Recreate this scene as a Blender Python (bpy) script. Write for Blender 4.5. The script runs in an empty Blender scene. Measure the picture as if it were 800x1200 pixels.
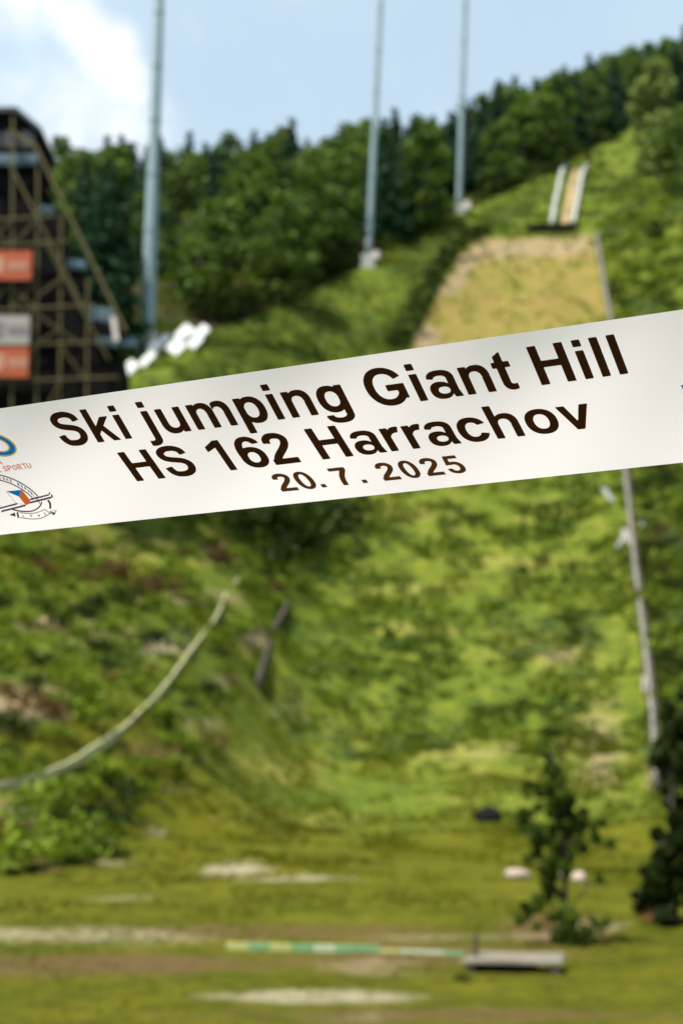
import bpy, bmesh, math, random
import numpy as np
from mathutils import Vector, Matrix
from mathutils.bvhtree import BVHTree

random.seed(7)
rng = np.random.default_rng(7)
S = bpy.context.scene
COL = S.collection
R = math.radians

# ------------------------------------------------------------------ camera
PITCH, ROLL, CAMZ, F = 9.54, 1.5, 5.0, 1667.0      # F: focal length in pixels of an 800 px wide picture
cam = bpy.data.cameras.new('camera')
cam_o = bpy.data.objects.new('camera', cam)
COL.objects.link(cam_o)
cam_o.location = (0, 0, CAMZ)
M_CAM = Matrix.Rotation(R(90 + PITCH), 3, 'X') @ Matrix.Rotation(R(ROLL), 3, 'Z')
cam_o.rotation_euler = M_CAM.to_euler()
cam.sensor_fit = 'VERTICAL'
cam.sensor_height = 36.0
cam.lens = 36.0 * F / 1200
cam.clip_start = 0.05
cam.clip_end = 5000
cam.dof.use_dof = True
cam.dof.focus_distance = 1.0
cam.dof.aperture_fstop = 7.4
S.camera = cam_o
MC = np.array(M_CAM)

def ray(px, py):
    d = M_CAM @ Vector(((px - 400) / F, (600 - py) / F, -1))
    return d

def at(px, py, Y):
    d = ray(px, py)
    return Vector((0, 0, CAMZ)) + d * (Y / d.y)

def proj(P):
    """world points (n,3) -> pixels (n,2) of an 800x1200 frame, and depth"""
    P = np.atleast_2d(np.asarray(P, float)) - np.array([0, 0, CAMZ])
    c = P @ MC
    z = -c[:, 2]
    z = np.where(np.abs(z) < 1e-6, 1e-6, z)
    return np.stack([400 + F * c[:, 0] / z, 600 - F * c[:, 1] / z], 1), z

# ------------------------------------------------------------------ helpers
def tag(o, label=None, cat=None, group=None, kind=None):
    if label: o['label'] = label
    if cat: o['category'] = cat
    if group: o['group'] = group
    if kind: o['kind'] = kind
    return o

def link_mesh(name, verts, faces, mats, parent=None, smooth=False, mi=None):
    me = bpy.data.meshes.new(name)
    me.from_pydata([tuple(v) for v in verts], [], [tuple(f) for f in faces])
    for m in (mats if isinstance(mats, (list, tuple)) else [mats]):
        me.materials.append(m)
    if mi is not None:
        me.polygons.foreach_set('material_index', mi)
    if smooth:
        me.polygons.foreach_set('use_smooth', [True] * len(me.polygons))
    me.update()
    o = bpy.data.objects.new(name, me)
    COL.objects.link(o)
    if parent is not None:
        o.parent = parent
    return o

def empty(name, loc, rz=0):
    o = bpy.data.objects.new(name, None)
    o.location = loc
    o.rotation_euler = (0, 0, rz)
    o.empty_display_size = 0.3
    COL.objects.link(o)
    return o

class MB:
    def __init__(s): s.v = []; s.f = []
    def add(s, vs, fs):
        n = len(s.v); s.v += [tuple(v) for v in vs]; s.f += [tuple(i + n for i in f) for f in fs]
    def hexa(s, a):            # eight corners: bottom ring 0-3, top ring 4-7
        s.add(a, [(3, 2, 1, 0), (4, 5, 6, 7), (0, 1, 5, 4), (1, 2, 6, 5), (2, 3, 7, 6), (3, 0, 4, 7)])
    def box(s, x0, x1, y0, y1, z0, z1):
        s.hexa([(x0, y0, z0), (x1, y0, z0), (x1, y1, z0), (x0, y1, z0), (x0, y0, z1), (x1, y0, z1), (x1, y1, z1), (x0, y1, z1)])
    def beam(s, p, q, w, h=None):
        p = Vector(p); q = Vector(q); h = h or w
        d = (q - p).normalized()
        up = Vector((0, 0, 1)) if abs(d.z) < .95 else Vector((0, 1, 0))
        sd = d.cross(up).normalized(); u2 = sd.cross(d).normalized()
        c = [(-1, -1), (1, -1), (1, 1), (-1, 1)]
        s.hexa([p + sd * w / 2 * a + u2 * h / 2 * b for a, b in c] + [q + sd * w / 2 * a + u2 * h / 2 * b for a, b in c])
    def tube(s, pts, rad, n=8):
        pts = [Vector(p) for p in pts]
        if not isinstance(rad, (list, tuple)): rad = [rad] * len(pts)
        base = len(s.v); 
        for i, p in enumerate(pts):
            d = (pts[min(i + 1, len(pts) - 1)] - pts[max(i - 1, 0)]).normalized()
            up = Vector((1, 0, 0)) if abs(d.x) < .9 else Vector((0, 1, 0))
            a = d.cross(up).normalized(); b = d.cross(a).normalized()
            for k in range(n):
                t = 2 * math.pi * k / n
                s.v.append(tuple(p + (a * math.cos(t) + b * math.sin(t)) * rad[i]))
        for i in range(len(pts) - 1):
            for k in range(n):
                k2 = (k + 1) % n
                s.f.append((base + i * n + k, base + i * n + k2, base + (i + 1) * n + k2, base + (i + 1) * n + k))
        s.f.append(tuple(base + k for k in range(n))[::-1])
        s.f.append(tuple(base + (len(pts) - 1) * n + k for k in range(n)))
    def build(s, name, mat, parent=None, smooth=False, bevel=0):
        o = link_mesh(name, s.v, s.f, mat, parent, smooth)
        if bevel:
            b = o.modifiers.new('bevel', 'BEVEL'); b.width = bevel; b.segments = 2
        return o

# ------------------------------------------------------------------ materials
def new_mat(name):
    m = bpy.data.materials.new(name); m.use_nodes = True
    nt = m.node_tree; nt.nodes.clear()
    out = nt.nodes.new('ShaderNodeOutputMaterial')
    return m, nt, out

def N(nt, t, **kw):
    n = nt.nodes.new('ShaderNode' + t)
    for k, v in kw.items():
        setattr(n, k, v)
    return n

def ramp(nt, fac, stops):
    r = N(nt, 'ValToRGB')
    el = r.color_ramp.elements
    while len(el) > 1: el.remove(el[0])
    el[0].position = stops[0][0]; el[0].color = (*stops[0][1], 1)
    for p, c in stops[1:]:
        e = el.new(p); e.color = (*c, 1)
    nt.links.new(fac, r.inputs[0])
    return r.outputs[0]

def noise_mat(name, c1, c2, scale=2.0, rough=.8, bump=0.3, metal=0.0, stretch=(1, 1, 1), spec=.3, dist=0.02):
    m, nt, out = new_mat(name)
    L = nt.links.new
    tc = N(nt, 'TexCoord'); mp = N(nt, 'Mapping'); mp.inputs['Scale'].default_value = stretch
    L(tc.outputs['Object'], mp.inputs[0])
    nz = N(nt, 'TexNoise'); nz.inputs['Scale'].default_value = scale; nz.inputs['Detail'].default_value = 8; nz.inputs['Roughness'].default_value = .65
    L(mp.outputs[0], nz.inputs['Vector'])
    col = ramp(nt, nz.outputs['Fac'], [(.32, c1), (.68, c2)])
    b = N(nt, 'BsdfPrincipled'); L(col, b.inputs['Base Color'])
    b.inputs['Roughness'].default_value = rough; b.inputs['Metallic'].default_value = metal
    b.inputs['Specular IOR Level'].default_value = spec
    bp = N(nt, 'Bump'); bp.inputs['Strength'].default_value = bump; bp.inputs['Distance'].default_value = dist
    L(nz.outputs['Fac'], bp.inputs['Height']); L(bp.outputs[0], b.inputs['Normal'])
    L(b.outputs[0], out.inputs[0])
    return m

def leaf_mat(name, dark, light, trans=.24):
    m, nt, out = new_mat(name)
    L = nt.links.new
    at_ = N(nt, 'Attribute'); at_.attribute_name = 'tone'
    oi = N(nt, 'ObjectInfo')
    mx = N(nt, 'Math', operation='MULTIPLY_ADD'); L(oi.outputs['Random'], mx.inputs[0]); mx.inputs[1].default_value = .4; mx.inputs[2].default_value = -.2
    ad = N(nt, 'Math', operation='ADD'); L(at_.outputs['Fac'], ad.inputs[0]); L(mx.outputs[0], ad.inputs[1])
    col = ramp(nt, ad.outputs[0], [(0, dark), (1, light)])
    d = N(nt, 'BsdfDiffuse'); L(col, d.inputs[0])
    t = N(nt, 'BsdfTranslucent')
    hs = N(nt, 'HueSaturation'); hs.inputs['Saturation'].default_value = 1.1; hs.inputs['Value'].default_value = 1.3; hs.inputs['Hue'].default_value = .49
    L(col, hs.inputs['Color']); L(hs.outputs[0], t.inputs[0])
    mix = N(nt, 'MixShader'); mix.inputs[0].default_value = trans
    L(d.outputs[0], mix.inputs[1]); L(t.outputs[0], mix.inputs[2])
    g = N(nt, 'BsdfGlossy'); g.inputs['Roughness'].default_value = .5; g.inputs[0].default_value = (.8, .85, .8, 1)
    m2 = N(nt, 'MixShader'); m2.inputs[0].default_value = .008
    L(mix.outputs[0], m2.inputs[1]); L(g.outputs[0], m2.inputs[2])
    L(m2.outputs[0], out.inputs[0])
    return m

MAT = {}
MAT['leaf_birch'] = leaf_mat('leaf_birch', (.03, .062, .012), (.12, .185, .034))
MAT['leaf_spruce'] = leaf_mat('leaf_spruce', (.012, .036, .018), (.035, .075, .034), .2)
MAT['leaf_shrub'] = leaf_mat('leaf_shrub', (.05, .085, .007), (.17, .23, .022))
MAT['leaf_willow'] = leaf_mat('leaf_willow', (.07, .11, .03), (.17, .23, .075))
MAT['leaf_dark'] = leaf_mat('leaf_dark', (.011, .022, .004), (.043, .062, .009), .2)  # dark foliage; shade among bushes and trees is partly put into this colour
MAT['leaf_olive'] = leaf_mat('leaf_olive', (.045, .075, .02), (.115, .165, .045))
MAT['leaf_sapling'] = leaf_mat('leaf_sapling', (.022, .042, .005), (.085, .13, .016), .3)
MAT['leaf_pale'] = leaf_mat('leaf_pale', (.085, .12, .03), (.20, .25, .07))
MAT['leaf_dry'] = leaf_mat('leaf_dry', (.07, .04, .015), (.14, .09, .03))
MAT['meadow_grass'] = leaf_mat('meadow_grass', (.065, .075, .002), (.145, .15, .008), .3)
MAT['grass'] = leaf_mat('grass', (.042, .074, .004), (.14, .172, .012), .26)
MAT['bark'] = noise_mat('bark', (.05, .04, .03), (.12, .10, .08), 6)
MAT['steel_pale'] = noise_mat('steel_pale', (.19, .27, .30), (.28, .35, .37), 1.5, rough=.5, metal=.3)
MAT['concrete'] = noise_mat('concrete', (.28, .27, .25), (.42, .41, .38), 2)
MAT['steel_olive'] = noise_mat('steel_olive', (.05, .042, .012), (.115, .095, .028), 3, rough=.6)
MAT['dark_cladding'] = noise_mat('dark_cladding', (.004, .004, .005), (.010, .010, .010), 4, stretch=(1, 1, .2), spec=.02)
MAT['roof_dark'] = noise_mat('roof_dark', (.02, .025, .03), (.05, .055, .06), 4, rough=.5)
MAT['rail_blue'] = noise_mat('rail_blue', (.04, .08, .13), (.08, .13, .18), 3)
MAT['sign_red'] = noise_mat('sign_red', (.30, .055, .022), (.38, .085, .035), 2)
MAT['sign_white'] = noise_mat('sign_white', (.5, .45, .42), (.62, .58, .55), 3)
MAT['sign_orange'] = noise_mat('sign_orange', (.38, .2, .14), (.46, .26, .18), 3)
MAT['sign_grey'] = noise_mat('sign_grey', (.12, .11, .12), (.2, .19, .2), 3)
MAT['sign_dull'] = noise_mat('sign_dull', (.24, .21, .2), (.34, .31, .29), 3)
MAT['white_board'] = noise_mat('white_board', (.72, .71, .69), (.85, .84, .82), 3)
MAT['wood_grey'] = noise_mat('wood_grey', (.12, .115, .095), (.23, .22, .18), 2, stretch=(1, 1, .3), bump=.6)
MAT['plank'] = noise_mat('plank', (.12, .105, .08), (.28, .25, .195), 3, stretch=(.3, 1, 1), bump=.6)
MAT['wood_pale'] = noise_mat('wood_pale', (.34, .33, .17), (.5, .48, .27), 1.5)
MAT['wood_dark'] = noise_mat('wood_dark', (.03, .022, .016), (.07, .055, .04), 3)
MAT['inrun_wall'] = noise_mat('inrun_wall', (.27, .29, .25), (.38, .39, .34), .6)
MAT['inrun_track'] = noise_mat('inrun_track', (.22, .16, .07), (.32, .23, .11), .5)
MAT['rock'] = noise_mat('rock', (.25, .2, .15), (.42, .34, .27), 1.2, bump=1, dist=.1)
MAT['rock_brown'] = noise_mat('rock_brown', (.10, .045, .018), (.2, .10, .04), 2, bump=1, dist=.1)
MAT['black_rubber'] = noise_mat('black_rubber', (.006, .006, .006), (.014, .013, .012), 3, rough=.9, spec=.05)
MAT['strip_green'] = noise_mat('strip_green', (.12, .27, .12), (.18, .34, .17), 3)
MAT['strip_white'] = noise_mat('strip_white', (.34, .42, .28), (.44, .5, .36), 3)
MAT['strip_yellow'] = noise_mat('strip_yellow', (.33, .36, .12), (.42, .44, .16), 3)
MAT['sand'] = noise_mat('sand', (.36, .30, .20), (.5, .42, .30), 1.5, bump=.6)

# ground: real colour zones of the turf painted by an attribute, plus noise
def ground_mat():
    m, nt, out = new_mat('ground_turf')
    L = nt.links.new
    tc = N(nt, 'TexCoord')
    def nz(scale, det=6, rough=.6):
        n = N(nt, 'TexNoise'); n.inputs['Scale'].default_value = scale; n.inputs['Detail'].default_value = det; n.inputs['Roughness'].default_value = rough
        L(tc.outputs['Object'], n.inputs['Vector']); return n.outputs['Fac']
    n1, n2, n3 = nz(.05), nz(.35), nz(3.0, 8, .7)
    ca = ramp(nt, n1, [(.35, (.052, .084, .008)), (.6, (.115, .132, .013))])
    cb = ramp(nt, n2, [(.3, (.038, .072, .008)), (.55, (.11, .145, .014)), (.75, (.22, .20, .035))])
    mx = N(nt, 'MixRGB'); mx.inputs[0].default_value = .6; L(ca, mx.inputs[1]); L(cb, mx.inputs[2])
    n4 = nz(1.1, 5, .7)
    mot = ramp(nt, n4, [(.33, (.5, .55, .5)), (.5, (1, 1, 1)), (.68, (1.35, 1.3, 1.2))])
    mm_ = N(nt, 'MixRGB', blend_type='MULTIPLY'); mm_.inputs[0].default_value = 1; L(mx.outputs[0], mm_.inputs[1]); L(mot, mm_.inputs[2]); mx = mm_
    def layer(base, attr, color_out, soft=.25):
        a = N(nt, 'Attribute'); a.attribute_name = attr
        s1 = N(nt, 'Math', operation='MULTIPLY_ADD'); L(n3, s1.inputs[0]); s1.inputs[1].default_value = .9; s1.inputs[2].default_value = -.45
        s1b = N(nt, 'Math', operation='MULTIPLY_ADD'); L(n2, s1b.inputs[0]); s1b.inputs[1].default_value = 1.1; s1b.inputs[2].default_value = -.55
        s1c = N(nt, 'Math', operation='ADD'); L(s1.outputs[0], s1c.inputs[0]); L(s1b.outputs[0], s1c.inputs[1])
        s2 = N(nt, 'Math', operation='ADD'); L(a.outputs['Fac'], s2.inputs[0]); L(s1c.outputs[0], s2.inputs[1])
        mr = N(nt, 'MapRange'); mr.inputs['From Min'].default_value = .5 - soft; mr.inputs['From Max'].default_value = .5 + soft
        L(s2.outputs[0], mr.inputs['Value'])
        x = N(nt, 'MixRGB'); L(mr.outputs[0], x.inputs[0]); L(base, x.inputs[1]); L(color_out, x.inputs[2])
        return x.outputs[0]
    dry = ramp(nt, n2, [(.3, (.14, .16, .022)), (.7, (.24, .22, .05))])
    bare = ramp(nt, n3, [(.3, (.17, .12, .065)), (.7, (.33, .25, .16))])
    pale = ramp(nt, n3, [(.3, (.15, .14, .05)), (.7, (.42, .36, .25))])
    brown = ramp(nt, n3, [(.3, (.075, .05, .018)), (.7, (.16, .10, .04))])
    c = layer(mx.outputs[0], 'dry', dry)
    tan = ramp(nt, n2, [(.25, (.115, .135, .02)), (.45, (.175, .15, .034)), (.7, (.24, .165, .055))])
    c = layer(c, 'patch', tan, .08)
    mead = ramp(nt, n2, [(.3, (.055, .068, .002)), (.7, (.125, .12, .006))])
    mm2 = N(nt, 'MixRGB', blend_type='MULTIPLY'); mm2.inputs[0].default_value = .8; L(mead, mm2.inputs[1]); L(mot, mm2.inputs[2])
    c = layer(c, 'meadow', mm2.outputs[0], .3)
    c = layer(c, 'brown', brown)
    c = layer(c, 'bare', bare)
    c = layer(c, 'pale', pale, .28)
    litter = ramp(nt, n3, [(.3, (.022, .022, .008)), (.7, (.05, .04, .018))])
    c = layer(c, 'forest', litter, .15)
    b = N(nt, 'BsdfPrincipled'); L(c, b.inputs['Base Color']); b.inputs['Roughness'].default_value = .9; b.inputs['Specular IOR Level'].default_value = .1
    bp = N(nt, 'Bump'); bp.inputs['Strength'].default_value = .9; bp.inputs['Distance'].default_value = .25
    L(n3, bp.inputs['Height']); L(bp.outputs[0], b.inputs['Normal'])
    L(b.outputs[0], out.inputs[0])
    return m
MAT['ground'] = ground_mat()

# ------------------------------------------------------------------ terrain
ctrl = []
def c(px, py, D, z=None):
    p = at(px, py, D); ctrl.append((p.x, p.y, p.z if z is None else z))
for X in (-60, -25, 0, 25, 60):
    ctrl += [(X, -40, 3.4), (X, 0, 3.2), (X, 11, 1.6), (X, 20, .3)]
for X in (-25, -10, 0, 10, 25):
    ctrl += [(X, 28, 0), (X, 42, 0)]
for X in (-12, 0, 12, 22): ctrl += [(X, 60, 0), (X, 80, 0)]
for X in (-3, 7, 18): ctrl += [(X, 94, .2)]
# landing hill centre
for px in (400, 520, 650):
    for py, D in ((930, 109), (880, 121), (800, 140), (700, 162), (600, 184), (500, 207), (400, 233)):
        c(px, py, D)
c(560, 330, 254); c(640, 330, 255); c(700, 330, 254)
c(575, 284, 272); c(640, 278, 275); c(690, 280, 274)
c(655, 240, 303); c(670, 198, 345); c(600, 250, 300); c(590, 262, 285); c(700, 240, 300); c(720, 200, 345)
# slope left of the patch, rising to the forest edge
c(480, 360, 240); c(520, 300, 262); c(440, 400, 226); c(400, 360, 232); c(350, 400, 212); c(300, 430, 198); c(240, 440, 190)
c(200, 455, 178); c(180, 430, 186); c(430, 316, 246); c(540, 254, 280); c(260, 392, 205); c(340, 360, 220); c(640, 208, 330); c(715, 165, 395); c(680, 185, 360)
# left bank
for q in [(0, 1036, 57), (80, 1030, 58), (130, 1000, 69), (0, 930, 70), (92, 896, 80), (140, 862, 88), (165, 843, 92), (190, 812, 100), (215, 775, 109), (238, 745, 117), (279, 682, 136), (0, 820, 86), (90, 760, 104),
          (0, 700, 114), (180, 750, 112), (215, 930, 88), (240, 870, 98), (300, 810, 122), (330, 712, 150), (275, 760, 120), (100, 660, 130), (0, 640, 124), (200, 650, 142), (300, 650, 156), (370, 640, 172), (0, 590, 136),
          (120, 560, 158), (60, 500, 165), (0, 470, 172), (-150, 900, 76), (-150, 700, 112), (-150, 590, 134), (-150, 480, 162), (365, 700, 160), (350, 780, 140), (325, 865, 116), (292, 930, 99), (230, 980, 76), (320, 960, 92)]:
    c(*q)
# forest floor
c(100, 330, 240); c(0, 340, 240); c(-200, 340, 240); c(200, 310, 275); c(100, 270, 330); c(-200, 275, 330); c(300, 245, 370); c(420, 228, 390); c(540, 196, 420); c(640, 164, 450); c(720, 143, 480); c(800, 133, 500)
c(300, 300, 290); c(450, 262, 330); c(1000, 90, 500)
# right flank
c(735, 560, 193); c(745, 700, 162); c(760, 830, 133); c(766, 900, 116); c(715, 370, 243); c(700, 278, 276)
c(800, 830, 125); c(800, 700, 153); c(800, 600, 175); c(830, 450, 205); c(800, 330, 236); c(850, 250, 262); c(800, 210, 290); c(760, 210, 330); c(780, 170, 380)
c(950, 600, 181); c(950, 330, 236); c(950, 900, 105); c(830, 960, 82); c(1000, 200, 300)
for X in (30, 60): ctrl += [(X, 60, .8)]
for X in (-150, 0, 150, 260): ctrl.append((X, 620, 182))
ctrl = np.array(ctrl)
SC = 100.0
def tps_u(r2):
    return np.where(r2 > 0, r2 * np.log(np.maximum(r2, 1e-12)) * .5, 0)
A = ctrl[:, :2] / SC
n = len(A)
K = tps_u(((A[:, None] - A[None]) ** 2).sum(-1)) + np.eye(n) * .0006
P = np.c_[np.ones(n), A]
Lm = np.block([[K, P], [P.T, np.zeros((3, 3))]])
sol = np.linalg.solve(Lm, np.r_[ctrl[:, 2], 0, 0, 0])
def height(X, Y):
    X = np.clip(np.asarray(X, float), -170, 210); Y = np.clip(np.asarray(Y, float), -40, 620)
    sh = X.shape; q = np.stack([X.ravel(), Y.ravel()], 1) / SC
    out = np.empty(len(q))
    for i in range(0, len(q), 20000):
        b = q[i:i + 20000]
        out[i:i + 20000] = tps_u(((b[:, None] - A[None]) ** 2).sum(-1)) @ sol[:n] + sol[n] + b @ sol[n + 1:]
    return out.reshape(sh)
def vnoise(X, Y, s, seed):
    r = np.random.default_rng(seed); T = r.random((256, 256))
    x = X / s; y = Y / s; xi = np.floor(x).astype(int); yi = np.floor(y).astype(int)
    fx = x - xi; fy = y - yi; fx = fx * fx * (3 - 2 * fx); fy = fy * fy * (3 - 2 * fy)
    g = lambda a, b: T[a % 256, b % 256]
    return (g(xi, yi) * (1 - fx) + g(xi + 1, yi) * fx) * (1 - fy) + (g(xi, yi + 1) * (1 - fx) + g(xi + 1, yi + 1) * fx) * fy - .5
xs = np.r_[-900, -600, -400, -280, -210, np.arange(-150, 130.1, 1.0), 160, 200, 260, 350, 500, 900]
ys = np.r_[-300, -150, -80, np.arange(-40, 20, 4), np.arange(20, 120, .8), np.arange(120, 420, 1.1), np.arange(420, 640, 5), 800, 1100, 1600]
GX, GY = np.meshgrid(xs, ys)
def terrain_z(X, Y):
    X = np.asarray(X, float); Y = np.asarray(Y, float)
    amp = np.clip((Y - 95) / 30, 0, 1) * 1.0
    amp = np.maximum(amp, .2 * np.clip((-10 - X) / 6, 0, 1) * np.clip((Y - 52) / 15, 0, 1))
    amp = np.where(X < 2, np.minimum(amp, .2 + .8 * np.clip((Y - 150) / 30, 0, 1)), amp)
    amp = amp * .9 + .08
    return height(X, Y) + amp * (1.3 * vnoise(X, Y, 9, 1) + .7 * vnoise(X, Y, 4, 2) + .3 * vnoise(X, Y, 1.7, 3))
GZ = terrain_z(GX, GY)
nx, ny = len(xs), len(ys)
TV = np.stack([GX.ravel(), GY.ravel(), GZ.ravel()], 1)
idx = np.arange(nx * ny).reshape(ny, nx)
TF = np.stack([idx[:-1, :-1], idx[:-1, 1:], idx[1:, 1:], idx[1:, :-1]], -1).reshape(-1, 4)
ground = link_mesh('ground', TV, TF, MAT['ground'], smooth=True)
tag(ground, 'grassy valley floor rising into a steep green ski jumping hill', kind='structure')

pix, depth = proj(TV)
def poly_mask(poly, soft=6):
    """signed soft mask of a ground patch outlined where it lies"""
    poly = np.array(poly, float); x, y = pix[:, 0], pix[:, 1]
    inside = np.zeros(len(x), bool); d = np.full(len(x), 1e9)
    for i in range(len(poly)):
        a = poly[i]; b = poly[(i + 1) % len(poly)]
        cond = (a[1] > y) != (b[1] > y)
        with np.errstate(divide='ignore', invalid='ignore'):
            xx = (b[0] - a[0]) * (y - a[1]) / (b[1] - a[1]) + a[0]
        inside ^= cond & (x < xx)
        e = b - a; t = np.clip(((x - a[0]) * e[0] + (y - a[1]) * e[1]) / (e @ e), 0, 1)
        d = np.minimum(d, np.hypot(x - a[0] - t * e[0], y - a[1] - t * e[1]))
    sd = np.where(inside, d, -d)
    m = np.clip(sd / soft * .5 + .5, 0, 1)
    return np.where(depth > 5, m, 0)
def ell(cx, cy, rx, ry, k=1.0):
    r = np.hypot((pix[:, 0] - cx) / rx, (pix[:, 1] - cy) / ry)
    return np.where(depth > 5, np.clip(1.3 - r * .8, 0, 1) * k, 0)
Z0 = np.zeros(len(TV))
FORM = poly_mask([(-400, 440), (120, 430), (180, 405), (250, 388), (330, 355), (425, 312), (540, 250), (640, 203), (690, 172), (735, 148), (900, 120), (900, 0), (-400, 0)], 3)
dry = Z0.copy(); bare = Z0.copy(); pale = Z0.copy(); brown = Z0.copy()
PATCH = [(560, 280), (692, 276), (704, 330), (714, 400), (724, 470), (440, 470), (485, 400), (512, 345), (535, 305)]
patch = poly_mask(PATCH, 3) * 1.5
bare = np.maximum(bare, poly_mask([(560, 281), (692, 276), (696, 300), (640, 302), (565, 306), (530, 350), (508, 350), (535, 305)], 6) * .62)
for e in [(430, 560, 60, 14), (600, 660, 90, 10), (480, 690, 80, 8), (500, 740, 70, 8), (520, 880, 110, 18), (640, 760, 80, 26), (330, 900, 70, 20), (690, 860, 40, 50),
          (470, 600, 60, 10), (150, 660, 120, 14), (330, 960, 120, 10), (60, 1060, 160, 10), (420, 1060, 260, 8), (650, 600, 50, 14), (480, 985, 200, 8)]:
    dry = np.maximum(dry, ell(*e, .75))
for e in [(700, 880, 26, 50, .62), (660, 770, 30, 12, .55), (60, 730, 60, 10, .7), (20, 825, 60, 26, .75), (210, 700, 50, 8, .7), (340, 830, 25, 22, .5), (250, 700, 40, 10, .6), (500, 395, 14, 14, .9),
          (120, 745, 40, 12, .6), (300, 745, 25, 16, .7), (260, 800, 25, 12, .6), (245, 850, 30, 10, .6), (790, 640, 20, 12, .8), (770, 905, 15, 30, .6), (440, 1135, 60, 12, .6), (20, 960, 30, 30, .8), (590, 880, 60, 10, .4)]:
    bare = np.maximum(bare, ell(*e[:4], e[4]))
for e in [(190, 752, 34, 14, 1.0), (196, 698, 9, 5, 1.1), (275, 1019, 32, 8, 1.2), (345, 1029, 62, 4, .85), (60, 1096, 170, 11, .62), (130, 1012, 30, 4, .6), (370, 1168, 110, 7, 1.3), (190, 975, 12, 6, 1.0), (205, 925, 14, 8, .7),
          (430, 1192, 70, 4, .6), (560, 1098, 120, 4, .55), (700, 1085, 35, 6, .7), (140, 1052, 60, 3, .4)]:
    pale = np.maximum(pale, ell(*e[:4], e[4]))
for e in [(100, 1130, 260, 14, .6), (300, 1092, 300, 10, .5), (500, 1120, 200, 20, .45), (650, 1090, 60, 20, .8), (20, 990, 60, 24, .9), (40, 1010, 40, 12, .8), (200, 880, 60, 14, .6), (770, 650, 20, 40, .7), (520, 1190, 300, 10, .5), (120, 640, 100, 20, .4), (260, 640, 30, 30, .5)]:
    brown = np.maximum(brown, ell(*e[:4], e[4] + .18))
for nm, arr in (('meadow', np.clip((105 - TV[:, 1]) / 25, 0, 1) * np.clip((TV[:, 0] + 22) / 8, 0, 1) * 1.2), ('patch', patch), ('forest', FORM * 1.5), ('dry', dry), ('bare', bare), ('pale', pale), ('brown', brown)):
    a_ = ground.data.attributes.new(nm, 'FLOAT', 'POINT'); a_.data.foreach_set('value', arr.astype(np.float32))

bvh = BVHTree.FromPolygons([tuple(v) for v in TV], [tuple(int(i) for i in f) for f in TF])
def hit(px, py):
    d = ray(px, py).normalized()
    h = bvh.ray_cast(Vector((0, 0, CAMZ)) + d * 5, d)
    return h[0] if h[0] is not None else None
def gz(x, y):
    h = bvh.ray_cast(Vector((x, y, 900)), Vector((0, 0, -1)))
    return h[0].z if h[0] is not None else 0.0

# ------------------------------------------------------------------ vegetation meshes
def leaves_mesh(name, centers, radii, per, size, mat, squash=.8, tone_rng=(0, 1), seed=0, flat=0.0, droop=False):
    r = np.random.default_rng(seed)
    V = []; T = []
    centers = np.asarray(centers, float)
    for cc, rr in zip(centers, radii):
        k = max(4, int(per * (rr ** 2)))
        d = r.normal(size=(k, 3)); d /= np.linalg.norm(d, axis=1)[:, None]
        rad = rr * (.55 + .5 * r.random(k)) 
        p = cc + d * rad[:, None] * np.array([1, 1, squash])
        a = r.normal(size=(k, 3)); a[:, 2] *= (1 - flat); a /= np.linalg.norm(a, axis=1)[:, None]
        b = np.cross(a, r.normal(size=(k, 3))); b[:, 2] *= (1 - flat); b /= np.linalg.norm(b, axis=1)[:, None]
        s = size * (.6 + .8 * r.random(k))[:, None]
        V.append(np.stack([p - a * s, p - b * s * .6, p + a * s, p + b * s * .6], 1).reshape(-1, 3))
        t = r.uniform(*tone_rng)
        T.append(np.clip(t + r.normal(0, .12, k), 0, 1))
    V = np.concatenate(V); T = np.concatenate(T)
    me = bpy.data.meshes.new(name)
    nf = len(V) // 4
    me.vertices.add(len(V)); me.vertices.foreach_set('co', V.ravel())
    me.loops.add(len(V)); me.loops.foreach_set('vertex_index', np.arange(len(V)))
    me.polygons.add(nf); me.polygons.foreach_set('loop_start', np.arange(nf) * 4)
    me.update(calc_edges=True)
    at_ = me.attributes.new('tone', 'FLOAT', 'FACE'); at_.data.foreach_set('value', T.astype(np.float32))
    me.materials.append(mat)
    return me

def broad_crown(seed, h=1.0, w=.32, base=.08, mat='leaf_birch', size=.026, per=5200, nb=34, rngb=(.045, .095)):
    """crown in a unit-high tree"""
    r = np.random.default_rng(seed); C = []; Rr = []
    while len(C) < nb:
        z = base + (h - base) * r.random()
        t = (z - base) / (h - base)
        ww = w * (math.sin(math.pi * min(1, t * .85 + .12)) ** .7)
        a = r.random() * 6.283; q = ww * math.sqrt(r.random())
        C.append((q * math.cos(a), q * math.sin(a), z * .95)); Rr.append(r.uniform(*rngb))
    return leaves_mesh('crown', C, Rr, per, size, MAT[mat], seed=seed)

def spruce_crown(seed, mat='leaf_spruce', w=.16):
    r = np.random.default_rng(seed); C = []; Rr = []
    nt_ = 22
    for i in range(nt_):
        t = i / (nt_ - 1); z = .06 + .92 * t; ww = w * (1 - t) ** .8 + .008
        k = max(1, int(9 * (1 - t) + 1))
        a0 = r.random() * 6
        for j in range(k):
            a = a0 + 6.283 * j / k + r.normal(0, .2); q = ww * r.uniform(.6, 1.1)
            for s in (.35, .7, 1.0):
                C.append((q * s * math.cos(a), q * s * math.sin(a), z - .03 * s)); Rr.append(.03 + .028 * (1 - t))
    return leaves_mesh('crown', C, Rr, 7500, .022, MAT[mat], seed=seed, squash=.6, tone_rng=(.1, .8))

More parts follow.
